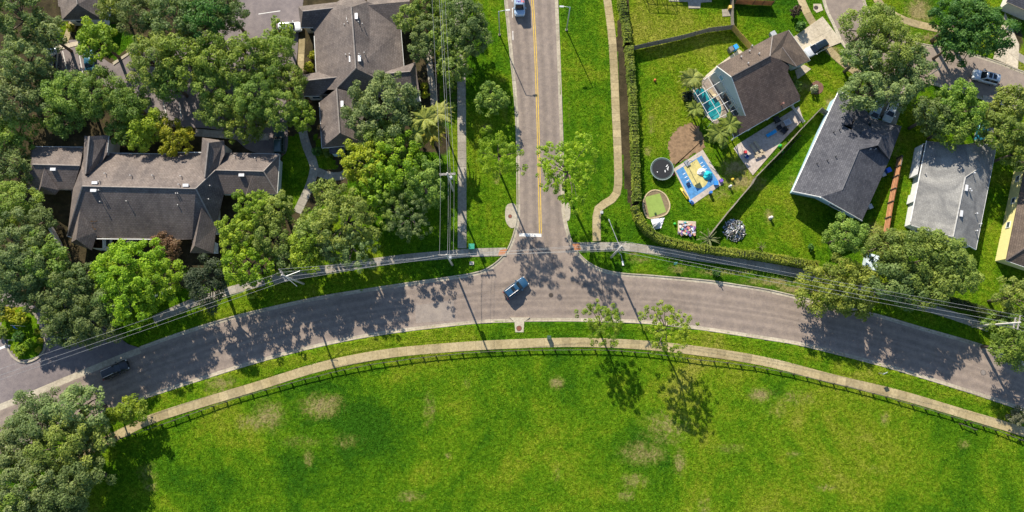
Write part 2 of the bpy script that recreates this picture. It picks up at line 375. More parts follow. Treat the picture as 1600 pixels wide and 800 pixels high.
# ground sheet ------------------------------------------------------
def inside(poly, X, Y):
    r = np.zeros(X.shape, bool); n = len(poly)
    for i in range(n):
        x1, y1 = poly[i][0], poly[i][1]; x2, y2 = poly[(i+1) % n][0], poly[(i+1) % n][1]
        if y1 == y2: continue
        c = ((y1 > Y) != (y2 > Y)) & (X < (x2-x1)*(Y-y1)/(y2-y1)+x1); r ^= c
    return r
def edgedist(poly, X, Y):
    d = np.full(X.shape, 1e9)
    for i in range(len(poly)):
        a = np.array(poly[i][:2]); b = np.array(poly[(i+1) % len(poly)][:2]); v = b-a; L = max(1e-9, v@v)
        t = np.clip(((X-a[0])*v[0]+(Y-a[1])*v[1])/L, 0, 1)
        d = np.minimum(d, np.hypot(X-a[0]-t*v[0], Y-a[1]-t*v[1]))
    return d
def thin(poly, k=3): return poly[::k]
st = 0.50
xs = np.concatenate([[-1500, -700, -300, -160], np.arange(-108, 108.01, st), [160, 300, 700, 1500]])
ys = np.concatenate([[-1500, -700, -300, -100, -50], np.arange(-31, 78.01, st), [100, 160, 300, 700, 1500]])
X, Y = np.meshgrid(xs, ys); Z = np.zeros_like(X)
near = (np.abs(X) < 125) & (np.abs(Y) < 95)
low = np.zeros(X.shape, bool)
for P_ in (thin(main_poly, 2), thin(side_poly, 2), ent2):
    P_ = [tuple(p[:2]) for p in P_]
    xn, yn = X[near], Y[near]; low[near] |= inside(P_, xn, yn) | (edgedist(P_, xn, yn) < (0.40 if len(P_) > 20 else 0.0))
islp = [tuple(p[:2]) for p in isl]
low &= ~inside(islp, X, Y)
Z[low] = -0.45
Z += np.where(low | ~near, 0, 0.03*np.sin(X*0.31)*np.cos(Y*0.27) - 0.03)
PX, PY = proj(X, Y, 0.0); far = ~near; PX[far] = -9999
dry = np.zeros_like(X); mulch = np.zeros_like(X); tone = np.zeros_like(X)
def blob(arr, px, py, rx, ry, s):
    d = ((PX-px)/rx)**2+((PY-py)/ry)**2; np.maximum(arr, s*np.exp(-d*0.9), out=arr)
for b_ in [(500,635,34,20,.85),(520,625,16,10,.8),(420,650,26,26,.8),(395,660,30,16,.7),(345,600,26,16,.75),(330,612,12,8,.6),(870,598,11,10,.95),(1187,618,17,11,1.0),(1040,668,44,30,.62),(1005,708,40,20,.72),
           (1062,722,10,24,.7),(990,752,26,14,.62),(978,775,16,10,.7),(1245,622,40,16,.5),(1215,640,22,20,.45),(670,640,12,34,.52),(640,775,26,10,.6),(482,715,9,15,.7),(470,690,40,14,.42),(230,740,20,18,.55),(235,760,14,16,.5),(1290,762,20,7,.6),
           (1240,710,14,6,.55),(1505,694,12,9,.6),(1383,655,8,15,.62),(700,712,8,6,.6),(870,740,8,20,.45),(1140,700,40,10,.42),(1100,790,12,20,.55),(730,600,8,14,.45),(1060,600,26,20,.3),(540,690,34,16,.42),(1370,735,26,10,.4),
           (1078,220,38,30,.6),(1018,190,7,22,.62),(1014,236,10,9,.62),(1135,425,52,6,.7),(1205,440,45,7,.95),(1240,452,26,7,1.0),(1000,406,22,6,.7),(990,398,12,6,.6),(1060,420,22,8,.6),(1110,425,18,6,.8),
           (760,200,9,10,.7),(775,278,7,13,.6),(790,170,4,30,.5),(1160,285,34,16,.85),(1150,262,26,16,.9),(1120,305,26,12,.6),(1202,338,8,12,.85),(1190,290,17,9,.45),(1240,285,10,12,.6),(1232,330,6,10,.4),
           (1436,18,22,22,1.1),(1452,60,26,10,.75),(1420,50,20,8,.5),(1592,95,16,18,.65),(1367,364,24,18,.9),(1385,385,20,16,.8),(1433,292,5,30,1.2),(1402,262,8,40,.6),(1300,160,14,10,.8),(1302,77,16,8,.8),(1262,135,14,8,.7),
           (1250,432,30,6,.5),(1555,600,14,6,.5),(1480,585,30,6,.4),(790,240,3,80,.3),(865,470,2,2,.1),(1475,475,40,10,.6),(1545,500,24,8,.7),(1590,20,20,16,.8),(945,60,4,4,.1),(890,170,2,40,.45),(925,160,5,14,.35),(1280,595,40,5,.35),(300,630,60,8,.25)]: blob(dry, *b_)
MUL = [[(-60,-40),(460,-40),(668,-40),(690,160),(694,235),(640,240),(560,250),(535,300),(470,340),(430,425),(260,455),(160,470),(30,480),(-60,500)], [(972,-20),(984,-20),(992,240),(1000,330),(985,330),(975,290),(968,200),(962,60)], [(706,-20),(735,-20),(728,120),(712,190),(700,150)]]
for k, pl in enumerate(MUL): mulch[inside(pl, PX, PY)] = (0.62, 0.7, 0.45)[k]
for pl in ([(446,215),(470,210),(484,240),(486,266),(476,300),(462,330),(440,325)], [(492,210),(510,232),(528,262),(496,262)], [(88,40),(106,34),(100,66),(86,66)], [(140,20),(215,60),(180,92),(130,62)]): mulch[inside(pl, PX, PY)] = 0
for b_ in [(560,330,50,40,.5),(480,375,60,30,.55),(1450,430,70,30,.6),(1390,130,60,50,.7),(60,700,90,80,.45),(690,220,18,30,.8),(1580,60,24,34,.8)]: blob(mulch, *b_)
for b_ in [(830,640,120,40,-.06),(560,650,70,60,-.09),(350,730,130,50,-.04),(830,720,60,60,-.07),(1050,610,60,40,.03),(1020,590,150,30,.03),(1350,640,60,40,-.03),(1500,760,130,50,.03),(1050,150,60,90,.05),(1060,40,80,40,.07),(910,150,50,160,.02),(760,330,60,60,-.01),(1320,250,90,120,.05),(1540,360,40,60,.08),(1560,780,60,30,-.06),(620,370,90,50,-.05),(450,560,200,20,.05),(1200,545,120,12,.04)]:
    d = ((PX-b_[0])/b_[2])**2+((PY-b_[1])/b_[3])**2; tone += b_[4]*np.exp(-d)
vm = inside([(728,-30),(800,-30),(812,350),(728,385)], PX, PY) | inside([(876,-30),(944,-30),(960,290),(928,330),(928,375),(890,360)], PX, PY); tone += np.where(vm, 0.022*np.sin(X*2.7), 0)
vs2 = inside([(230,620),(400,566),(602,521),(800,503),(1002,506),(1200,531),(1382,572),(1600,642),(1600,668),(1382,606),(1200,558),(1002,530),(800,529),(602,544),(400,595),(230,648)], PX, PY); tone += np.where(vs2, 0.02*np.sin((PY+0.00016*(PX-800)**2)*0.33)+0.02, 0)
ny_, nx_ = X.shape
idx = np.arange(ny_*nx_).reshape(ny_, nx_)
quads = np.stack([idx[:-1, :-1], idx[:-1, 1:], idx[1:, 1:], idx[1:, :-1]], -1).reshape(-1, 4)
def npmesh(name, V, F, attrs=None, smooth=False):
    k = F.shape[1]; me = bpy.data.meshes.new(name); me.vertices.add(len(V)); me.vertices.foreach_set("co", np.ascontiguousarray(V, dtype=np.float32).ravel())
    me.loops.add(F.size); me.loops.foreach_set("vertex_index", np.ascontiguousarray(F, dtype=np.int32).ravel())
    me.polygons.add(len(F)); me.polygons.foreach_set("loop_start", np.arange(0, F.size, k, dtype=np.int32)); me.polygons.foreach_set("loop_total", np.full(len(F), k, dtype=np.int32))
    for nm, a in (attrs or {}).items():
        at = me.attributes.new(nm, 'FLOAT', 'POINT'); at.data.foreach_set("value", np.ascontiguousarray(a, dtype=np.float32).ravel())
    me.update(calc_edges=True)
    if smooth: me.polygons.foreach_set("use_smooth", np.ones(len(F), bool))
    return me
gnd = put("ground", npmesh("ground", np.stack([X, Y, Z], -1).reshape(-1, 3), quads, {"dry": dry, "mulch": mulch, "tone": tone}, True), M_GRASS); gnd["kind"] = "structure"

# island of the entrance drive
isl_o = sweep("island_kerb", isl, [(-0.30, RZ), (-0.28, 0.03), (-0.08, 0.035), (0.02, 0.0)], M_KERB)

# paths made of cast slabs -------------------------------------------
def walk(name, pl, width, mat, step=1.5, z=0.035, world=False, pts=None):
    path = pts if pts else evenline(G2(pl, 0.5), step); N = normals2(path); WALKS.append((path, width/2))
    base = sweep(name, path, [(width/2+0.05, -0.10), (width/2+0.04, z-0.03), (-width/2-0.04, z-0.03), (-width/2-0.05, -0.10)], mat)
    for i in range(len(path)-1):
        a, b = path[i], path[i+1]; t = (b-a).normalized()*0.02; h = width/2
        dz = random.uniform(-0.004, 0.006)
        q = [a+t-N[i]*h, b-t-N[i+1]*h, b-t+N[i+1]*h, a+t+N[i]*h]
        MB().prism(ccw(q), z-0.06, z+dz).out("slab", mat, base)
    return base
walk("park_footpath", [(120,712),(160,692),(202,671),(236,655),(310,631),(400,604),(501,573),(602,553),(704,543),(800,537.5),(901,535),(1002,539),(1104,550),(1200,566),(1301,592),(1402,616),(1504,646),(1588,671),(1660,694)], 1.55, M_WALK)
walk("west_verge_footpath", [(716,-15),(718.5,60),(720.7,111),(721.5,200),(722,270),(722,388)], 1.5, M_WALKG)
walk("northwest_footpath", [(791,393.5),(735,395),(705,397.5),(640,403),(569,412),(510,421),(467,429),(410,441),(350,457),(294,476),(240,500)], 1.45, M_WALKG)
walk("east_verge_footpath", [(947,-12),(949,0),(957,67),(962,169),(965,234),(966,285),(963,303),(952,315),(938,322),(932.5,336),(932.5,377)], 1.4, M_WALK)
walk("northeast_footpath", [(893,385.5),(935,385),(970,385.5),(1017,390),(1089,401),(1160,411),(1253,427),(1320,442),(1400,465),(1480,490),(1545,512)], 1.45, M_WALKG)
soil_ = smoothline([g(*p) for p in [(1047,216),(1057,203),(1068,196),(1080,192),(1092,200),(1098,214),(1100,232),(1076,245),(1053,258),(1046,238)]], 0.25, True)
sheet("bare_soil", [p+Vector((random.uniform(-.28, .28), random.uniform(-.28, .28))) for p in soil_], 0.012, simple("dry_soil", (0.235, 0.150, 0.083), 0.95, var=0.35, scale=1.5, bmp=0.5))
# pads, dropped kerbs and patches
M_DOME = simple("ramp_brick", (0.42, 0.17, 0.07), 0.8, var=0.2)
for q, nm in (([(781,391),(793,389),(788,398),(778,399)], "ramp_west"), ([(894,381),(905,381),(908,390),(898,391)], "ramp_east")):
    slab("tactile_"+nm, [g(*p) for p in q], 0.0, 0.047, M_DOME)
for q in ([(791,322),(803,318),(808,330),(806,352),(798,356),(790,344)], [(884,320),(890,318),(891,336),(888,345),(883,340)]):
    slab("kerb_inlet_pad", smoothline([g(*p) for p in q], 0.3, True), -0.05, 0.025, M_KERB)
# storm drain with throat through the south kerb
slab("storm_drain_apron", [g(*p) for p in [(796,496),(828,496),(819,503),(818,519),(805,519),(804,503)]], RZ-0.05, 0.022, M_KERB)
def manhole(px, py, z, lab, r=0.36, mat=None):
    c = g(px, py); t = thing("manhole_cover", lab, "manhole", (c.x, c.y, z))
    MB().lathe((0, 0, 0), [(r+0.07, -0.03), (r+0.07, 0.006), (r+0.01, 0.008)], 20).out("rim", simple("iron_rim", (0.10, 0.085, 0.075), 0.6, 0.4), t, local=True)
    b = MB().lathe((0, 0, 0), [(r, -0.02), (r, 0.012), (r*0.9, 0.016)], 20)
    for k in range(-2, 3): b.box((k*r*0.3, 0, 0.018), (0.03, r*1.2, 0.008))
    b.out("lid", mat or simple("iron_lid", (0.07, 0.055, 0.045), 0.6, 0.4), t, local=True)
    return t
manhole(861, 461, RZ+0.01, "dark iron manhole cover in the asphalt of the junction")
M_RUST = simple("rusty_lid", (0.20, 0.07, 0.04), 0.8, var=0.25)
manhole(811, 513, 0.035, "rusty red round lid on the concrete storm drain apron", 0.42, M_RUST)
manhole(1537, 582, RZ+0.01, "pale ringed manhole cover in the road beyond the right tree shade", 0.42, simple("worn_lid", (0.22, 0.19, 0.17), 0.8))
manhole(797, 338, 0.03, "rusty round lid on the west kerb inlet pad by the stop line", 0.30, M_RUST)
manhole(1275, 12, 0.03, "round iron lid on the small pad by the court street", 0.36)
sheet("road_patch", [g(*p) for p in [(648,477),(709,469),(711,500),(650,505)]], RZ+0.004, M_PATCH)
# worn wheel tracks and turning marks
M_WEAR, n_, l_, b_ = newmat("tyre_wear"); uv_ = n_.new("ShaderNodeUVMap"); uv_.uv_map = "UVMap"; geo_ = n_.new("ShaderNodeNewGeometry")
sx_ = n_.new("ShaderNodeSeparateXYZ"); l_.new(uv_.outputs[0], sx_.inputs[0])
f_ = mth(n_, l_, 'SINE', mth(n_, l_, 'MULTIPLY', sx_.outputs[0], math.pi)); nz_ = noise(n_, l_, geo_.outputs["Position"], 0.35, 5, 0.7); mp_ = n_.new("ShaderNodeMapping"); mp_.inputs["Scale"].default_value = (9, 0.10, 1); l_.new(uv_.outputs[0], mp_.inputs[0]); st_n = noise(n_, l_, mp_.outputs[0], 1.0, 4, 0.7)
f_ = mth(n_, l_, 'MULTIPLY', f_, mth(n_, l_, 'MULTIPLY', nz_.outputs[0], mth(n_, l_, 'MULTIPLY', st_n.outputs[0], 0.55)))
b_.inputs["Base Color"].default_value = (0.13, 0.108, 0.098, 1); b_.inputs["Roughness"].default_value = 0.8
tr_ = n_.new("ShaderNodeBsdfTransparent"); mx_ = n_.new("ShaderNodeMixShader"); l_.new(f_, mx_.inputs[0]); l_.new(tr_.outputs[0], mx_.inputs[1]); l_.new(b_.outputs[0], mx_.inputs[2]); l_.new(mx_.outputs[0], n_["Material Output"].inputs[0])
def track(pl, w, z):
    path = G2(pl, 1.0); N = normals2(path); vs = []; fs = []; L = 0; uv = []
    for i, (p, n2) in enumerate(zip(path, N)):
        if i: L += (p-path[i-1]).length
        for s in (0.5, -0.5): q = p+n2*(s*w); vs.append((q.x, q.y, z)); uv.append((0.5-s, L))
    for i in range(len(path)-1): fs.append((2*i, 2*i+1, 2*i+3, 2*i+2))
    me = raw("wheel_track", vs, fs); ul = me.uv_layers.new(name="UVMap")
    for lp in me.loops: ul.data[lp.index].uv = uv[lp.vertex_index]
    put("wheel_track", me, M_WEAR)["kind"] = "structure"
PAIRS = [(-40,652,740),(60,612,690),(219,547,620),(310,515,590),(400,490,562),(501,468,536),(602,452,517),(737,440,501),(800,436,498),(901,434,497),(1002,434,500),(1087,441,509),(1200,457,526),(1261,471,537),(1382,498,568),(1504,534,605),(1640,588,652)]
for k, f in enumerate((0.14, 0.36, 0.50, 0.64, 0.86)): track([(x, a+(b-a)*f) for x, a, b in PAIRS], (1.3, 1.3, 0.8, 1.3, 1.3)[k], RZ+0.0022)
for k, f in enumerate((0.13, 0.34, 0.66, 0.87)): track([(lx+(rx-lx)*f, y) for y, lx, rx in ((-40,790,866),(50,798,869),(150,807,873),(250,812,876),(350,812,881),(390,806,886))], 1.15, RZ+0.0026)
track([(838,350),(836,385),(822,420),(790,446),(740,460),(690,466)], 1.0, RZ+0.0034); track([(850,350),(856,390),(880,430),(930,452),(1000,462)], 1.0, RZ+0.0034)
# painted markings
def mark(name, pl, w, mat, off=0.0, step=1.0):
    path = G2(pl, step); N = normals2(path); vs = []; fs = []
    for p, n_ in zip(path, N): vs += [Vector((*(p+n_*(off+w/2)), RZ+0.0075)), Vector((*(p+n_*(off-w/2)), RZ+0.0075))]
    for i in range(len(path)-1): fs.append((2*i, 2*i+1, 2*i+3, 2*i+2))
    o = part(name, vs, fs, mat); o["kind"] = "structure"; return o
CL = [(830,-40),(832,0),(834.5,37),(837.5,100),(840.8,200),(843,300),(844.5,365)]
mark("yellow_centre_line", CL, 0.13, M_LINEY, 0.17); mark("yellow_centre_line", CL, 0.13, M_LINEY, -0.17)
mark("white_lane_dash", [(799.8,-6),(800.3,2)], 0.13, M_LINEW)
mark("white_lane_dash", [(800.6,12),(801,27)], 0.13, M_LINEW); mark("white_lane_dash", [(801.2,48),(801.6,62)], 0.13, M_LINEW)
mark("stop_line", [(811.5,366.5),(846,367.5)], 0.60, M_LINEW)
mark("entrance_stop_line", [(-20,552),(0,544),(19,537)][::-1], 0.45, M_LINEW)

# residential court street on the right ------------------------------
cs_n = [(1345,-30),(1347,0),(1352,14),(1364,30),(1385,48),(1410,61),(1436,71),(1504,84),(1560,101),(1600,116),(1690,146)]
cs_s = [(1690,197),(1600,170),(1548,155),(1500,141),(1456,128),(1400,117),(1360,101),(1330,80),(1315,60),(1304,36),(1294,15),(1288,-8),(1284,-30)]
csn, css = G2(cs_n, 0.8), G2(cs_s, 0.8)
sheet("court_street", csn+css, 0.012, M_ROAD2)
KP2 = [(-0.02, 0.016), (0.30, 0.03), (0.38, 0.10), (0.56, 0.10), (0.6, -0.05)]
sweep("court_kerb_north", csn, KP2, M_KERB); sweep("court_kerb_south", css, KP2, M_KERB)
def drive(name, quad, mat=M_DRIVE, nx=2, ny=2, z=0.05):
    """a drive cast as a grid of bays"""
    A, B, C, D = [g(*p) for p in quad]
    base = slab(name, [A, B, C, D], -0.05, z-0.02, mat)
    def q(u, v): return (A*(1-u)+B*u)*(1-v)+(D*(1-u)+C*u)*v
    e = 0.012
    for i in range(nx):
        for j in range(ny):
            c = [q((i+e)/nx, (j+e)/ny), q((i+1-e)/nx, (j+e)/ny), q((i+1-e)/nx, (j+1-e)/ny), q((i+e)/nx, (j+1-e)/ny)]
            MB().prism(ccw([Vector((p.x, p.y)) for p in c]), z-0.05, z+random.uniform(0, 0.006)).out("slab", mat, base)
    return base
drive("concrete_drive", [(1237,60),(1285,26),(1316,66),(1259,89)], nx=3, ny=2, z=0.11)
drive("concrete_drive", [(1362,172),(1386,122),(1420,133),(1398,200)], M_WALKG, 2, 3, z=0.11)
drive("concrete_drive", [(1522,214),(1536,148),(1560,156),(1550,222)], M_WALKG, 2, 3, z=0.11)
drive("concrete_drive", [(1552,92),(1590,108),(1592,70),(1570,20)][::-1], M_DRIVE, 2, 3, z=0.11)
walk("court_footpath_west", [(1248,-12),(1252,0),(1262,22),(1274,42)], 1.4, M_WALK)
walk("court_footpath_south", [(1290,72),(1308,90),(1328,106),(1350,120)], 1.4, M_WALK)
walk("court_footpath_north", [(1366,-10),(1376,8),(1394,22),(1420,34),(1456,43),(1500,52)], 1.4, M_WALK)
walk("court_footpath_east", [(1569,74),(1584,84),(1604,96)], 1.4, M_WALKG)
slab("drain_pad", [g(*p) for p in [(1271,6),(1283,6),(1286,16),(1276,20),(1271,15)]], -0.05, 0.03, M_DRIVE)
slab("house_step", [g(*p) for p in [(1242,110),(1256,101),(1267,108),(1246,124)]], -0.05, 0.06, M_DRIVE)

# housing complex: parking lot, paths ---------------------------------
sheet("parking_lot", smoothline([g(*p) for p in [(75,120),(88,72),(128,64),(176,100),(205,82),(340,40),(372,-10),(372,-40),(468,-40),(466,60),(462,100),(448,150),(446,240),(392,236),(345,204),(250,196),(214,180),(196,150),(150,130)]], 1.0, True), 0.012, M_LOT)
slab("parking_apron", [g(*p) for p in [(84,72),(124,64),(126,70),(92,79)]], -0.02, 0.08, M_DRIVE)
for k, (a, b) in enumerate((((98,80),(104,108)), ((122,74),(129,114)), ((404,22),(438,17)), ((136,78),(146,112)), ((255,160),(262,186)), ((280,160),(284,186)))):
    A, B = g(*a), g(*b); sweep("stall_line", [Vector((A.x, A.y)), Vector((B.x, B.y))], [(0.07, 0.018), (-0.07, 0.018)], M_LINEW)
A_, B_ = g(178, 98), g(222, 70); 
slab("lot_kerb", [g(*p) for p in [(176,98),(222,68),(223,71),(178,102)]], -0.02, 0.12, M_KERB)
walk("garden_path", [(473,205),(479,228),(488,250),(491,264),(484,290),(474,312),(464,332)], 1.5, M_WALKG)
walk("garden_path", [(495,268),(510,274),(530,276),(545,268)], 1.5, M_WALKG)
walk("garden_path", [(102,66),(107,50),(113,34)], 1.1, M_WALK)
walk("garden_path", [(472,60),(470,110),(472,160),(476,205)], 1.1, M_WALK)
walk("garden_path", [(668,60),(671,100),(676,140),(679,175)], 1.1, M_WALKG)
walk("garden_path", [(305,207),(345,210),(385,214),(420,214)], 1.3, M_WALKG)

# ================================================================== houses
M_RBROWN = shingle("shingle_greybrown", (0.140, 0.115, 0.105), (0.178, 0.150, 0.137))
M_RDARKB = shingle("shingle_brown", (0.118, 0.082, 0.066), (0.166, 0.119, 0.096))
M_RSLATE = shingle("shingle_slate", (0.070, 0.072, 0.086), (0.108, 0.110, 0.127))
M_RGREY = shingle("shingle_palegrey", (0.225, 0.224, 0.220), (0.262, 0.260, 0.254), 0.26, 0.86, (0.68, 1.26))
M_RTAN = shingle("shingle_tan", (0.098, 0.074, 0.060), (0.126, 0.097, 0.079))
M_RIDGE = simple("ridge_cap", (0.27, 0.235, 0.21), 0.9, var=0.2, scale=2)
M_RIDGED = simple("ridge_cap_dark", (0.09, 0.075, 0.07), 0.9, var=0.2, scale=2)
M_RIDGEG = simple("ridge_cap_grey", (0.42, 0.41, 0.39), 0.9, var=0.2, scale=2)
M_TRIM = simple("fascia_white", (0.70, 0.70, 0.66), 0.6, var=0.08)
M_WCREAM = simple("stucco_cream", (0.52, 0.49, 0.43), 0.85, var=0.08)
M_WGREY = simple("siding_greyblue", (0.46, 0.52, 0.52), 0.75, var=0.06)
M_WBLUE = simple("stucco_paleblue", (0.34, 0.50, 0.58), 0.8, var=0.06)
M_WWHITE = simple("stucco_white", (0.66, 0.67, 0.68), 0.8, var=0.06)
M_WYEL = simple("stucco_yellow", (0.68, 0.61, 0.27), 0.8, var=0.06)
M_VENT = simple("roof_vent_metal", (0.72, 0.72, 0.72), 0.4, 0.2, var=0.05)
M_PIPE = simple("vent_pipe", (0.42, 0.40, 0.38), 0.6, var=0.1)
def V3(p): return p if isinstance(p, Vector) else g(*p)
class House:
    def __init__(s, name, label, cat, at, wall, roofm, ridge, trim=None):
        s.t = thing(name, label, cat, g(*at)); s.wall = wall; s.rm = roofm; s.ridge = ridge; s.pl = []; s.trim = trim or M_TRIM; s.edges = []
    def roof(s, faces, mat=None, thick=0.16, name="roof_slope"):
        L = worldloc(s.t)
        for f in faces:
            P = [V3(p) for p in f]
            n = Vector((0, 0, 0))
            for i in range(len(P)): n += (P[i]-P[0]).cross(P[(i+1) % len(P)]-P[0])
            n.normalize()
            if n.z < 0: P = P[::-1]; n = -n
            s.pl.append((P[0], n)); k = len(P)
            u = Vector((0, 0, 1)).cross(n); u = u.normalized() if u.length > 1e-3 else Vector((1, 0, 0)); v = n.cross(u)
            vs = [p-L for p in P] + [p-L-Vector((0, 0, thick)) for p in P]
            fs = [tuple(range(k)), tuple(range(2*k-1, k-1, -1))] + [(i, k+i, k+(i+1) % k, (i+1) % k) for i in range(k)]
            me = raw(name, vs, fs); uvl = me.uv_layers.new(name="UVMap")
            for lp in me.loops: q = vs[lp.vertex_index]+L; uvl.data[lp.index].uv = (q.dot(u), q.dot(v))
            put(name, me, mat or s.rm, s.t)
    def cap(s, a, b, r=0.13, mat=None, name="ridge_cap"):
        A, B = V3(a), V3(b); n = max(2, int((B-A).length/1.2))
        MB().tube([A.lerp(B, i/n)+Vector((0, 0, 0.03)) for i in range(n+1)], r, 5).out(name, mat or s.ridge, s.t)
    def gutter(s, a, b, mat=None):
        A, B = V3(a), V3(b); d = B-A; c = (A+B)/2-Vector((0, 0, 0.08))
        MB().box(c, (d.length, 0.13, 0.15), math.atan2(d.y, d.x)).out("gutter", mat or s.trim, s.t)
    def walls(s, loop, mat=None):
        P = [V3(p) for p in loop]
        a = sum(P[i].x*P[(i+1) % len(P)].y-P[(i+1) % len(P)].x*P[i].y for i in range(len(P)))
        if a < 0: P = P[::-1]
        k = len(P); vs = P + [Vector((p.x, p.y, -0.1)) for p in P]
        part("wall", vs, [(i, k+i, k+(i+1) % k, (i+1) % k)[::-1] for i in range(k)], mat or s.wall, s.t)
        s.edges = [(P[i], P[(i+1) % k]) for i in range(k)]; return s.edges
    def window(s, edge, u, w, z0, z1, pane=None, name="window"):
        a, b = Vector((edge[0].x, edge[0].y, 0)), Vector((edge[1].x, edge[1].y, 0)); d = (b-a).normalized(); n = Vector((d.y, -d.x, 0)); rz = math.atan2(d.y, d.x)
        c = a.lerp(b, u)+Vector((0, 0, (z0+z1)/2))
        f = MB(); h = z1-z0
        for sx in (-1, 1): f.box(c+d*(sx*w/2)+n*0.05, (0.10, 0.14, h+0.1), rz)
        for sz in (-1, 1): f.box(c+Vector((0, 0, sz*h/2))+n*0.05, (w-0.1, 0.14, 0.10), rz)
        o = f.out(name, s.trim, s.t); MB().box(c+n*0.02, (w-0.08, 0.05, h-0.08), rz).out("pane", pane or M_GLASS, o)
    def vent(s, i, px, py, w=0.5, l=1.0, ang=0.0, mat=None):
        p = on_plane(px, py, s.pl[i]); 
        MB().box(p+Vector((0, 0, 0.14)), (l, w, 0.28), ang).out("roof_vent", mat or M_VENT, s.t)
    def pipe(s, i, px, py, h=0.55, r=0.07, mat=None):
        p = on_plane(px, py, s.pl[i]); MB().tube([p-Vector((0, 0, 0.1)), p+Vector((0, 0, h))], [r, r*0.9], 8).tube([p+Vector((0, 0, h)), p+Vector((0, 0, h+0.07))], r*1.5, 8).out("vent_pipe", mat or M_PIPE, s.t)

# --- long grey-brown apartment block on the left
h = House("apartment_block", "long grey-brown shingled apartment block among trees, seen side-on left of the garden path", "building", (235,310), M_WCREAM, M_RBROWN, M_RIDGE)
R = 7.2; E = 3.0
h.roof([[(129,291,R),(306,295,R),(337,266,4.8),(332,240,E),(270,238,E),(268,241,E),(168,239,E),(127,240,E),(127,262,4.7)],
        [(129,291,R),(105,369,E),(256,374,E),(300,374,E),(337,355,E),(306,295,R)],
        [(306,295,R),(337,355,E),(350,300,E),(337,266,4.8)],
        [(129,291,R),(127,262,4.7),(114,296,3.2),(105,369,E)],
        [(51,257,4.9),(125,259,4.9),(130,230,E),(49,229,E)], [(51,257,4.9),(40,294,E),(114,296,E),(125,259,4.9)], [(51,257,4.9),(49,229,E),(40,294,E)],
        [(337,266,4.8),(412,268,4.8),(437,241,E),(340,238,E)], [(337,266,4.8),(412,268,4.8),(433,303,E),(345,303,E)], [(412,268,4.8),(437,241,E),(433,303,E)],
        [(132,212,4.4),(140,213,6.3),(134,272,6.3),(129,278,4.4)], [(140,213,6.3),(170,211,4.4),(167,240,4.4),(150,268,4.4),(134,272,6.3)],
        [(316,215,4.4),(326,223,6.2),(320,277,6.2),(312,270,4.4)], [(326,223,6.2),(350,220,4.4),(351,241,4.4),(338,268,4.4),(320,277,6.2)], [(316,215,4.4),(350,220,4.4),(326,223,6.2)],
        [(126,320,5.3),(119,374,5.0),(111,379,3.1)], [(126,320,5.3),(152,362,3.2),(143,391,3.1),(119,374,5.0)], [(119,374,5.0),(143,391,3.1),(111,379,3.1)],
        [(315,324,5.4),(304,384,5.1),(297,395,3.0)], [(315,324,5.4),(338,354,3.2),(333,396,3.0),(304,384,5.1)], [(304,384,5.1),(333,396,3.0),(297,395,3.0)],
        [(69,262,4.8),(64,291,4.8),(59,302,3.0)], [(69,262,4.8),(92,297,3.1),(86,304,3.0),(64,291,4.8)], [(64,291,4.8),(86,304,3.0),(59,302,3.0)],
        [(394,274,4.6),(386,301,4.6),(382,310,3.0)], [(394,274,4.6),(412,300,3.1),(406,314,3.0),(386,301,4.6)], [(386,301,4.6),(406,314,3.0),(382,310,3.0)]])
h.roof([[(195,362,3.3),(240,365,3.3),(238,372,2.7),(197,379,2.7)]])
for a, b in (((129,291,R),(306,295,R)), ((306,295,R),(337,266,4.8)), ((51,257,4.9),(125,259,4.9)), ((337,266,4.8),(412,268,4.8)), ((129,291,R),(105,369,E)), ((306,295,R),(337,355,E)), ((412,268,4.8),(437,241,E)), ((412,268,4.8),(433,303,E)), ((140,213,6.3),(134,272,6.3)), ((326,223,6.2),(320,277,6.2))): h.cap(a, b)
for a, b in (((49,229,E),(130,230,E)), ((168,239,E),(268,241,E)), ((270,238,E),(315,238,E)), ((355,239,E),(437,241,E)), ((437,241,E),(433,303,E)), ((150,373,E),(256,374,E)), ((105,369,E),(112,371,E)), ((40,294,E),(58,295,E)), ((170,211,4.4),(167,238,4.4))): h.gutter(a, b)
h.walls([(112,246,2.95),(333,246,2.95),(333,362,2.95),(112,364,2.95)])
e = h.walls([(336,246,2.9),(433,246,2.9),(430,299,2.9),(342,299,2.9)], M_WGREY)
h.walls([(53,234,2.9),(128,234,2.9),(114,291,2.9),(46,290,2.9)])
h.walls([(134,216,4.3),(166,215,4.3),(164,240,4.3),(132,240,4.3)]); e2 = h.walls([(319,220,4.3),(347,223,4.3),(348,240,4.3),(317,240,4.3)])
h.walls([(115,372,3.0),(148,364,3.0),(160,366,3.0),(160,388,3.0),(141,387,3.0),(116,376,3.0)], M_WWHITE)
fr = [x for x in h.edges]; h.window(max(fr, key=lambda q: (q[0]+q[1]).x), 0.5, 1.6, 0.9, 2.2)
fr = sorted(h.edges, key=lambda q: (q[0]+q[1]).y)[0]; h.window(fr, 0.55, 1.3, 0.8, 2.1)
h.walls([(300,376,2.9),(330,376,2.9),(330,392,2.9),(301,391,2.9)], M_WWHITE)
for i, px, py, l_ in ((0,149,286,.95),(0,291,290,.95),(1,147,298,1.0),(1,288,303,1.0),(5,84,265,.95),(8,378,274,.95)): h.vent(i, px, py, 0.5, l_)
for i, px, py in ((0,166,272),(0,206,275),(0,240,275),(0,284,276),(0,157,284),(0,281,289),(1,154,298),(1,157,298),(1,277,303),(1,280,303),(1,159,316),(1,200,315),(1,280,321),(2,330,291),(7,400,248),(7,368,245),(2,328,312)): h.pipe(i, px, py)
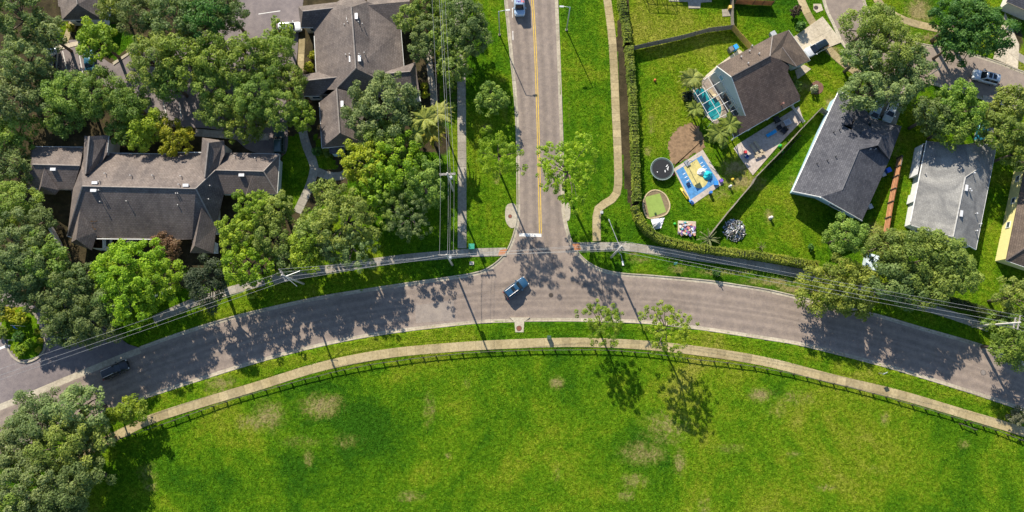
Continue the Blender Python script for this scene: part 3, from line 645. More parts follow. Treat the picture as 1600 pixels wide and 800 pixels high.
def onroof(h, i, pl, name, mat, dz=0.03):
    part(name, [on_plane(px, py, h.pl[i])+Vector((0, 0, dz)) for px, py in ccw([(x, -y) for x, y in pl]) for py in (-py,)], [tuple(range(len(pl)))], mat, h.t)
M_REPAIR = simple("repaired_shingle", (0.215, 0.195, 0.165), 0.9, var=0.2, scale=4); M_LITTER = simple("leaf_litter", (0.22, 0.115, 0.045), 0.95, var=0.5, scale=6)
onroof(h, 1, [(227,318),(230,313),(236,311),(241,311),(243,316),(247,319),(244,323),(241,327),(236,327),(232,325),(228,323)], "roof_patch", M_REPAIR)
rl = random.Random(4)
for k in range(26):
    x, y = (rl.uniform(152, 190), rl.uniform(366, 371.5)) if k < 18 else (rl.uniform(143, 151), rl.uniform(342, 360)); r = rl.uniform(.6, 1.6)
    onroof(h, 1, [(x+r*1.5*math.cos(a), y+r*.7*math.sin(a)) for a in (0, 1.1, 2.3, 3.4, 4.5, 5.5)], "leaf_litter", M_LITTER, 0.03+0.002*k)

# --- upper apartment block, ridge running to the camera
h = House("apartment_block", "tall-ridged grey-brown apartment block at the top edge, with four dark hipped side wings", "building", (555,100), M_WCREAM, M_RBROWN, M_RIDGE)
h.roof([[(549,11,R),(556,107,R),(524,140,4.6),(497,140,E),(494,114,E),(491,50,E),(490,20,E),(523,6,5.0)],
        [(549,11,R),(574,3,5.0),(627,20,E),(626,44,E),(631,104,E),(630,128,E),(600,128,4.4),(556,107,R)],
        [(556,107,R),(524,140,4.6),(540,152,3.6),(600,128,4.4)],
        [(549,11,R),(523,6,5.0),(548,-14,3.2),(574,3,5.0)],
        [(466,10,3.2),(527,3,3.2),(530,12,5.0),(473,18,5.0)], [(473,18,5.0),(530,12,5.0),(494,57,E),(489,43,E),(470,43,E)], [(466,10,3.2),(473,18,5.0),(470,43,E)],
        [(576,8,5.0),(640,2,5.0),(640,-8,3.2),(572,-3,3.2)], [(574,8,5.0),(640,2,5.0),(642,46,E),(624,46,E)],
        [(473,117,3.2),(496,113,3.2),(536,120,4.8),(480,126,4.8)], [(480,126,4.8),(536,120,4.8),(500,150,E),(475,150,E)], [(473,117,3.2),(480,126,4.8),(475,150,E)],
        [(584,117,4.9),(632,103,3.2),(649,97,3.2),(641,112,4.8)], [(584,117,4.9),(641,112,4.8),(652,134,3.0),(645,152,3.0),(590,152,3.0)], [(641,112,4.8),(649,97,3.2),(657,158,2.9),(651,136,3.1)],
        [(526,138,5.6),(499,160,E),(503,231,E),(531,208,5.6)], [(526,138,5.6),(571,150,E),(572,225,E),(531,208,5.6)], [(531,208,5.6),(503,231,E),(572,225,E)],
        [(534,179,5.1),(556,176,4.6),(556,186,3.8)], [(500,194,3.4),(512,193,3.9),(500,204,3.2)]])
for a, b in (((549,11,R),(556,107,R)), ((526,138,5.6),(531,208,5.6)), ((473,18,5.0),(528,12,5.0)), ((480,126,4.8),(534,120,4.8)), ((586,117,4.9),(641,112,4.8)), ((556,107,R),(526,138,4.8))): h.cap(a, b)
for a, b in (((626,44,E),(631,104,E)), ((491,56,E),(494,113,E)), ((499,160,E),(503,231,E)), ((503,231,E),(572,225,E)), ((470,43,E),(489,43,E)), ((475,150,E),(499,150,E)), ((652,134,3.),(657,158,2.9)), ((572,225,E),(571,152,E))): h.gutter(a, b)
h.walls([(495,22,2.9),(622,22,2.9),(627,126,2.9),(598,126,2.9),(568,150,2.9),(568,222,2.9),(507,228,2.9),(502,146,2.9),(498,140,2.9)])
fr = sorted(h.edges, key=lambda q: (q[0]+q[1]).y)[0]; h.window(fr, 0.3, 1.6, 0.9, 2.2); h.window(fr, 0.72, 1.6, 0.9, 2.2)
h.walls([(470,14,2.9),(524,8,2.9),(520,40,2.9),(474,40,2.9)]); fr = sorted(h.edges, key=lambda q: (q[0]+q[1]).y)[0]; h.window(fr, 0.3, 1.5, 0.9, 2.2)
h.walls([(477,120,2.9),(530,118,2.9),(526,147,2.9),(479,147,2.9)]); fr = sorted(h.edges, key=lambda q: (q[0]+q[1]).y)[0]; h.window(fr, 0.25, 1.5, 0.9, 2.2)
h.walls([(592,118,2.9),(646,104,2.9),(653,150,2.9),(594,149,2.9)], M_WWHITE); fr = sorted(h.edges, key=lambda q: (q[0]+q[1]).y)[0]; h.window(fr, 0.7, 1.5, 0.9, 2.2)
h.walls([(516,226,2.5),(534,226,2.5),(534,238,2.5),(517,238,2.5)], M_WBLUE); 
h.roof([[(514,226,2.7),(536,226,2.7),(536,240,2.5),(515,240,2.5)]], M_RSLATE)
for i, px, py in ((0,544,27),(1,557,26),(0,548,93),(1,562,92),(16,535,163)): h.vent(i, px, py, 1.1, 0.5, 0.06)
for i, px, py in ((0,539,40),(0,544,36),(1,561,36),(1,567,39),(0,541,87),(1,562,86),(1,570,84),(0,547,86)): h.pipe(i, px, py)

# --- house at the top-left corner
h = House("apartment_block", "small hip-roofed block at the top-left corner above a slab path", "building", (125,5), M_WCREAM, M_RBROWN, M_RIDGE)
h.roof([[(121,7,5.6),(97,31,E),(161,31,E)], [(121,7,5.6),(97,31,E),(88,-34,E),(114,-44,5.6)], [(121,7,5.6),(161,31,E),(170,-20,E),(114,-44,5.6)], [(90,-4,3.2),(112,-14,4.4),(112,2,3.6),(98,12,3.1),(91,10,3.0)]])
h.cap((121,7,5.6), (114,-44,5.6)); h.gutter((97,31,E), (161,31,E))
h.walls([(102,28,2.9),(156,28,2.9),(164,-18,2.9),(94,-30,2.9)], M_WWHITE); fr = sorted(h.edges, key=lambda q: (q[0]+q[1]).y)[0]; h.window(fr, 0.3, 1.4, 1.2, 2.2)

# --- brown two-storey house with the pool
h = House("house", "brown-roofed two-storey house with pale gable wall beside the swimming pool", "house", (1190,140), M_WGREY, M_RDARKB, M_RIDGED)
ra, rb = g(1143,120,7.6), g(1203,88,7.6); ea, eb = g(1120,103,5.5), g(1207,56,5.5)
PB = plane3(ra, rb, g(1147,215,3.2)); bp = lambda px, py: on_plane(px, py, PB)
h.roof([[ea, eb, rb, ra]], M_RTAN)
h.roof([[ra, rb, bp(1219,93), bp(1233,104), bp(1231,113), bp(1249,148), bp(1250,156), g(1147,215,3.2), bp(1135,180), bp(1165,181)]])
h.roof([[eb, (1232,47,2.9), (1222,74,4.7), rb], [(1232,47,2.8), (1266,94,2.8), (1244,104,3.9), (1222,74,4.7)], [rb, (1222,74,4.7), (1244,104,3.9), bp(1219,93)]], M_RTAN)
h.roof([[(1238,138,3.1),(1247,146,3.0),(1251,150,2.7),(1241,150,2.9)]], M_RTAN)
h.cap(ra, rb); h.cap((1222,74,4.7), (1244,104,3.9), 0.09, M_RIDGE); h.cap(eb, rb, 0.08, M_RIDGE)
for a, b in ((ea, ra), (ra, bp(1165,181)), ((1232,47,2.8),(1266,94,2.8)), ((1266,94,2.8),(1244,104,2.9)), ((1147,215,3.2),(1250,156,3.2)), (bp(1135,180), (1147,215,3.2))):
    A, B = V3(a), V3(b); d = B-A; MB().tube([A-Vector((0, 0, 0.06)), B-Vector((0, 0, 0.06))], 0.09, 4).out("fascia", M_TRIM, h.t)
dn = (ra-rb).normalized()*-0.35; z_ = lambda p, dz=0.12: p+dn-Vector((0, 0, dz))
e = h.walls([z_(ea), z_(ra, 0.2), z_(bp(1164,179), 0.2), bp(1212,160)-Vector((0, 0, .25)), bp(1238,140)-Vector((0, 0, .25)), bp(1226,112)-Vector((0, 0, .25)), (1234,104,4.0), (1207,62,5.0)])
gw = max(e, key=lambda q: -abs((q[0]-z_(ea)).length)-abs((q[1]-z_(ra, .2)).length) if (q[0]-z_(ea)).length < 1 else -abs((q[1]-z_(ea)).length)-abs((q[0]-z_(ra, .2)).length))
M_TEALP = simple("teal_pane", (0.05, 0.28, 0.38), 0.2)
h.window(gw, 0.55, 1.0, 3.3, 4.6, M_TEALP)
gw2 = [q for q in e if min((q[0]-z_(ra, .2)).length, (q[1]-z_(ra, .2)).length) < .5 and q is not gw][0]
h.window(gw2, 0.3, 2.4, 0.3, 2.2); h.window(gw2, 0.7, 2.0, 0.3, 2.2)
h.walls([(1228,54,2.6),(1260,95,2.6),(1244,101,2.6),(1214,66,2.6)], M_WGREY)
# posts under the rear overhang
for px, py in ((1150,212), (1176,197), (1206,180), (1244,158)):
    p = g(px, py, 2.5); MB().box((p.x, p.y, 1.2), (0.16, 0.16, 2.5)).out("post", M_TRIM, h.t)
for i, px, py in ((0,1170,81),(0,1185,85),(0,1157,90),(0,1168,100),(0,1174,73)): h.pipe(i, px, py, 0.5, 0.09)
h.pipe(1, 1221, 164, 0.9, 0.13, simple("copper_flue", (0.26, 0.13, 0.10), 0.6))

# --- slate-grey house
h = House("house", "slate-grey roofed house with white eaves and pale blue bay, between two wooden fences", "house", (1320,250), M_WBLUE, M_RSLATE, simple("ridge_cap_slate", (0.12,0.12,0.13), 0.9))
el, eu = g(1238,299,3.0), g(1311,142,3.0); r1 = g(1316,297,5.7); PA = plane3(el, eu, r1); ap = lambda px, py: on_plane(px, py, PA)
r2 = ap(1342,234)
h.roof([[el, eu, ap(1328,152), ap(1326,174), ap(1317,196), ap(1332,204), ap(1341,219), r2, r1, ap(1282,308)]])
PR = plane3(r1, r2, g(1347,345,3.0)); rp = lambda px, py: on_plane(px, py, PR)
h.roof([[r2, r1, rp(1282,308), g(1347,345,3.0), rp(1372,289), rp(1390,249), rp(1372,227)],
        [r2, (1372,227,5.5), (1378,213,5.1), (1362,198,3.9), (1336,186,3.4), (1331,203,4.6)],
        [(1372,227,5.5), (1378,213,5.1), (1409,197,3.0), (1390,249,3.0), (1378,236,4.4)], [(1378,213,5.1),(1362,198,3.9),(1360,184,3.0),(1409,197,3.0)],
        [(1326,150,3.0),(1322,196,3.2),(1350,206,3.2),(1362,184,2.9),(1345,160,2.9)],
        [(1342,219,4.6),(1347,205,5.0),(1362,200,4.6),(1357,216,4.2)], [(1317,196,3.9),(1326,173,4.3),(1334,177,4.0),(1331,194,3.6)]])
for a, b in ((el, eu), (eu, ap(1328,152)), (rp(1282,308), g(1347,345,3.0)), (el, ap(1282,308))): 
    A, B = V3(a), V3(b); MB().tube([A-Vector((0, 0, .05)), B-Vector((0, 0, .05))], 0.13, 4).out("fascia", M_TRIM, h.t)
h.cap(r1, r2, 0.08)
e = h.walls([(1244,296,2.8),(1308,150,2.8),(1326,156,2.8),(1360,190,2.8),(1402,199,2.8),(1385,248,2.8),(1368,286,2.8),(1345,336,2.8),(1284,304,2.8)])
fr = sorted(e, key=lambda q: (q[0]+q[1]).y)
fr_ = sorted(fr[:2], key=lambda q: (q[0]+q[1]).x); h.window(fr_[1], 0.7, 2.2, 0.6, 2.2, simple("blue_pane", (0.04, 0.09, 0.12), 0.15)); h.window(fr_[1], 0.3, 1.8, 0.1, 2.2); h.window(fr_[0], 0.5, 2.6, 0.5, 2.2)
for i, px, py in ((0,1276,256),(0,1292,251),(0,1305,245),(0,1302,207),(0,1311,203),(1,1377,230),(1,1366,234),(1,1358,234)): h.pipe(i, px, py, 0.5, 0.08, simple("dark_pipe", (0.06, 0.06, 0.06), 0.7) if i == 0 else None)

# --- pale grey house
h = House("house", "pale weathered grey-roofed house with white walls, second from the right edge", "house", (1487,300), M_WWHITE, M_RGREY, M_RIDGEG)
el, eu, r1 = g(1423,346,3.0), g(1448,220,3.0), g(1489,370,5.5); PA = plane3(el, eu, r1); ap = lambda px, py: on_plane(px, py, PA); r2 = ap(1508,277)
h.roof([[el, eu, ap(1503,226), ap(1496,262), r2, r1, ap(1424,352)]])
PR = plane3(r1, r2, g(1525,390,3.0)); rp = lambda px, py: on_plane(px, py, PR)
h.roof([[r2, r1, g(1525,390,3.0), rp(1557,228), rp(1529,263)]])
h.roof([[r2, rp(1529,263), ap(1503,226), ap(1496,262)], [ap(1503,226), rp(1529,263), rp(1557,228), (1530,222,3.1)]])
h.cap(r1, r2); h.cap(r2, rp(1529,263), 0.08)
for a, b in ((el, eu), (g(1525,390,3.0), rp(1557,228)), (r1, g(1525,390,3.0)), (ap(1424,352), r1)):
    A, B = V3(a), V3(b); MB().tube([A-Vector((0, 0, .06)), B-Vector((0, 0, .06))], 0.10, 4).out("fascia", M_TRIM, h.t)
e = h.walls([ap(1452,224)-Vector((0, 0, .2)), (1552,231,2.8), (1522,384,2.8), r1-Vector((0, -.4, .3)), ap(1430,348)-Vector((0, 0, .2))])
h.walls([(1443,224,2.7),(1452,224,2.7),(1443,272,2.7),(1434,272,2.7)]); h.walls([(1432,300,2.5),(1440,300,2.5),(1437,314,2.5),(1429,314,2.5)])
fr = sorted(e, key=lambda q: (q[0]+q[1]).y)[:2]
for q in fr: h.window(q, 0.45, 1.8, 0.7, 2.0)
for i, px, py in ((1,1509,294),(1,1501,334)): h.vent(i, px, py, 1.1, 0.45, -0.2)
for i, px, py in ((1,1515,299),(1,1513,296),(1,1524,334),(1,1530,350),(1,1524,361),(1,1520,271)): h.pipe(i, px, py, 0.5, 0.09, M_VENT)
h.pipe(0, 1445, 272, 0.4, 0.08)

# --- yellow house on the right edge
h = House("house", "yellow-walled house with brown hipped roof cut by the right edge", "house", (1630,340), M_WYEL, M_RTAN, M_RIDGED)
h.roof([[(1572,407,3.0),(1606,240,3.0),(1652,220,5.6),(1626,372,5.6)], [(1572,407,3.0),(1626,372,5.6),(1668,440,3.0)], [(1626,372,5.6),(1652,220,5.6),(1710,260,3.0),(1668,440,3.0)]])
h.cap((1572,407,3.0), (1626,372,5.6)); h.gutter((1572,407,3.), (1668,440,3.)); 
e = h.walls([(1573,404,2.9),(1606,245,2.9),(1700,262,2.9),(1664,434,2.9)]); lw = sorted(e, key=lambda q: (q[0]+q[1]).x)[0]
h.window(lw, 0.42, 1.1, 1.1, 2.0); h.window(lw, 0.66, 1.1, 1.1, 2.0); h.window(lw, 0.2, 1.1, 1.1, 2.0)
# --- dark roof at the top right corner
h = House("house", "dark-roofed house showing only its eave at the top-right corner", "house", (1610,-10), M_WCREAM, M_RSLATE, M_RIDGED)
h.roof([[(1573,3,3.0),(1640,32,3.0),(1660,-20,5.5),(1595,-50,5.5)]]); h.gutter((1573,3,3.0), (1640,32,3.0), M_KERB)
h.walls([(1578,2,2.9),(1638,28,2.9),(1655,-15,2.9),(1598,-45,2.9)])
# --- house beyond the top edge (its patio and shade reach into the picture)
h = House("house", "house just beyond the top edge whose shade falls on the lawn", "house", (1120,-50), M_WCREAM, M_RBROWN, M_RIDGE)
h.roof([[(1044,-60,4.5),(1150,-52,4.5),(1148,-86,6.6),(1046,-92,6.6)], [(1044,-130,4.0),(1150,-122,4.0),(1148,-86,6.6),(1046,-92,6.6)]]); h.walls([(1048,-62,4.4),(1148,-55,4.4),(1148,-118,4.2),(1048,-124,4.2)])
slab("patio_slab", [g(*p) for p in [(1045,-8),(1075,-8),(1076,13),(1094,13),(1095,-8),(1112,-6),(1112,3),(1045,2)]][:0] or [g(*p) for p in [(1045,-8),(1112,-8),(1112,3),(1095,4),(1094,13),(1076,13),(1075,3),(1045,2)]], -0.03, 0.06, M_WALKG)
slab("patio_slab", [g(*p) for p in [(1128,15),(1140,14),(1142,25),(1129,26)]], -0.03, 0.06, M_WALKG)
M_SCREEN, n_, l_, b_ = newmat("insect_screen"); tr = n_.new("ShaderNodeBsdfTransparent"); mx = n_.new("ShaderNodeMixShader"); mx.inputs[0].default_value = 0.13
b_.inputs["Base Color"].default_value = (0.05, 0.05, 0.05, 1); l_.new(tr.outputs[0], mx.inputs[1]); l_.new(b_.outputs[0], mx.inputs[2]); l_.new(mx.outputs[0], n_["Material Output"].inputs[0])
def cage(lab, base, zt, nx, ny, mat, rb=0.045, skip=()):
    """screen enclosure: base = 4 roof corners (px,py) at height zt"""
    A, B, C, D = [g(p[0], p[1], zt) for p in base]; c = (A+B+C+D)/4
    t = thing("pool_enclosure", lab, "enclosure", (c.x, c.y, 0))
    q = lambda u, v: (A*(1-u)+B*u)*(1-v)+(D*(1-u)+C*u)*v
    for i in range(nx+1): MB().tube([q(i/nx, 0), q(i/nx, 1)], rb, 4).out("beam", mat, t)
    for j in range(ny+1): MB().tube([q(0, j/ny), q(1, j/ny)], rb, 4).out("beam", mat, t)
    for i in range(nx+1):
        for j in range(ny+1):
            if i in (0, nx) or j in (0, ny):
                if (i, j) in skip: continue
                p = q(i/nx, j/ny); MB().tube([p, Vector((p.x, p.y, 0))], rb, 4).out("post", mat, t)
    for i in range(nx):
        for j in range(ny):
            part("screen_panel", [q(i/nx, j/ny)-Vector((0, 0, .03)), q((i+1)/nx, j/ny)-Vector((0, 0, .03)), q((i+1)/nx, (j+1)/ny)-Vector((0, 0, .03)), q(i/nx, (j+1)/ny)-Vector((0, 0, .03))], [(0, 1, 2, 3)], M_SCREEN, t)
    return t
cage("dark screen enclosure beyond the top edge, its lattice shade on the lawn", [(996,-70),(1046,-66),(1048,-26),(1004,-28)], 3.2, 3, 3, M_DARKWOOD, 0.06)

# ================================================================== trees, palms, hedges
def unit(n, rng):
    v = rng.normal(size=(n, 3)); return v/np.linalg.norm(v, axis=1, keepdims=True)
def leaves(C, D, rc, sz, rng, tint, up=0.65, jit=0.50, asp=0.62):
    """C clump centres (n,3); D outward dirs; leaf quads at C + D*rc"""
    n = len(C); P = C + D*rc[:, None]
    N = D + rng.normal(size=(n, 3))*jit; N[:, 2] += up; N /= np.linalg.norm(N, axis=1, keepdims=True)
    A = np.cross(N, unit(n, rng)); A /= np.maximum(1e-6, np.linalg.norm(A, axis=1, keepdims=True)); B = np.cross(N, A)
    s = sz*rng.uniform(0.45, 1.5, n)[:, None]; a = A*s*0.5; b = B*s*0.5*asp
    V = np.stack([P-a, P-b*1.0+a*0.15, P+a, P+b*1.0+a*0.15], 1).reshape(-1, 3)
    F = np.arange(n*4).reshape(n, 4); return V, F, np.repeat(tint, 4)
def crown(R, rz, seed, rc=1.0, sz=0.42, dens=1.0, gap=0.0, lob=0.2, zmin=-0.45, flat=1.0):
    rng = np.random.default_rng(seed); R_ = max(R, 0.4)
    n = max(8, int(2.7*(R/rc)**1.9*(1-gap)))
    k = np.arange(n)+0.5; cz = 1-(1-zmin)*k/n; th = k*2.399963+rng.uniform(0, 6.28)
    sr = np.sqrt(np.maximum(0, 1-cz*cz)); D = np.stack([sr*np.cos(th), sr*np.sin(th), cz], 1) + rng.normal(size=(n, 3))*0.10
    ph = rng.uniform(0, 6.28, 6); az = np.arctan2(D[:, 1], D[:, 0])
    prof = 1+lob*(np.sin(2*az+ph[0])*0.5+np.sin(3*az+ph[1])*0.5+np.sin(5*az+ph[2]+D[:, 2]*2)*0.45)
    fac = rng.uniform(0.74, 1.0, n)*prof
    inner = rng.random(n) < 0.16; fac[inner] *= 0.6
    C = D*fac[:, None]*np.array([R-rc*0.6, R-rc*0.6, rz])
    cr = rc*rng.uniform(0.62, 1.18, n); ct = np.clip(rng.normal(0.5, 0.2, n), 0, 1)
    m = (dens*88*(cr/1.0)**2*(0.42/sz)**2).astype(int)+6
    idx = np.repeat(np.arange(n), m); t = len(idx)
    U = unit(t, rng); U[:, 2] = np.where(U[:, 2] < -0.3, -U[:, 2], U[:, 2])
    rr = cr[idx]*rng.uniform(0.45, 1.08, t)**0.7
    U2 = U*np.array([1, 1, 0.75*flat])
    tint = np.clip(ct[idx]*0.75+rng.normal(0.12, 0.14, t), 0, 1)
    V, F, T = leaves(C[idx], U2, rr, sz, rng, tint)
    return V, F, T, C
def tree(px, py, rpx, lab, col, kind="oak", hgt=None, group=None, sx=1.0, name=None, cat="tree"):
    if kind == 'oak' and col == LM: col = (0.205, 0.285, 0.040)
    jv = 1+0.12*math.sin(px*1.7+py*2.3); col = (col[0]*(jv+0.05*math.sin(px)), col[1]*jv, col[2]*jv)
    R = rpx/8.45; seed = int(px*7+py*13) & 0xffff; rng = np.random.default_rng(seed)
    K = dict(rc=min(1.05, max(0.55, R*0.23)), sz=0.315, dens=1.0, gap=0.0, lob=0.20); rzf = 0.62
    if kind == "pine": K.update(rc=min(0.72, R*0.22), sz=0.32, dens=1.05, gap=0.05, lob=0.16); rzf = 0.72
    if kind == "open": K.update(rc=min(0.52, R*0.14), sz=0.22, dens=0.85, gap=0.22, lob=0.36); rzf = 0.7
    if kind == "thin": K.update(rc=min(0.50, R*0.13), sz=0.20, dens=0.95, gap=0.36, lob=0.32); rzf = 0.75
    if kind == "shrub": K.update(rc=min(0.6, max(0.28, R*0.33)), sz=0.30, dens=1.1, lob=0.12); rzf = 0.7
    if kind == "fine": K.update(rc=min(0.95, R*0.22), sz=0.32, dens=1.1, lob=0.22)
    K["sz"] *= rng.uniform(0.82, 1.15); K["rc"] *= rng.uniform(0.85, 1.15)
    H = hgt if hgt else min(12.5, 4.2+R*1.25)
    rz = R*rzf; rz = min(rz, H*0.44)
    if kind == "shrub": H = hgt or R*1.5; rz = H*0.5
    zc = H-rz; c = g(px, py, zc+rz*0.25)
    t = thing(name or ("shrub" if kind == "shrub" else "tree"), lab, cat, (c.x, c.y, 0), group)
    zmin = -0.85 if kind == "shrub" else (-0.6 if kind in ("open", "thin") else -0.45)
    V, F, T, C = crown(R, rz, seed, zmin=zmin, **K); V = V*np.array([sx, 1, 1])+np.array([0, 0, zc]); V[:, 2] = np.maximum(V[:, 2], 0.05)
    o = put("crown" if kind != "shrub" else "foliage", npmesh("crown", V, F, {"tint": T}), M_LEAF, t); o.color = (*col, 1)
    b = MB(); r0 = max(0.06, min(0.42, 0.055*R+0.05))*(0.6 if kind in ('thin', 'open') else 1); fk = max(0.15, zc-rz*0.55)
    lean = Vector((rng.uniform(-.15, .15), rng.uniform(-.15, .15), 0))*R*0.4
    b.tube([(0, 0, -0.1), lean*0.4+Vector((0, 0, fk*0.5)), lean+Vector((0, 0, fk))], [r0*1.25, r0, r0*0.8], 7)
    nl = 5 if kind == "shrub" else 11
    for i in rng.choice(len(C), size=min(nl, len(C)), replace=False):
        e = Vector(C[i]*np.array([sx, 1, 1]))+Vector((0, 0, zc)); s = lean+Vector((0, 0, fk))*0.97; m_ = s.lerp(e, 0.5)+Vector((rng.uniform(-.2, .2)*R*0.3, rng.uniform(-.2, .2)*R*0.3, 0.10*R))
        b.tube([s, m_, e], [r0*0.55, r0*0.36, r0*0.12], 5)
    b.out("trunk" if kind != "shrub" else "stem", M_BARK, t, smooth=True, local=True)
    return t
DK = (0.150, 0.212, 0.062); GR = (0.205, 0.270, 0.092); MD = (0.192, 0.288, 0.048); BR = (0.225, 0.365, 0.018); YL = (0.34, 0.36, 0.022); OL = (0.215, 0.280, 0.052); LM = (0.235, 0.335, 0.026); DG = (0.082, 0.185, 0.034)
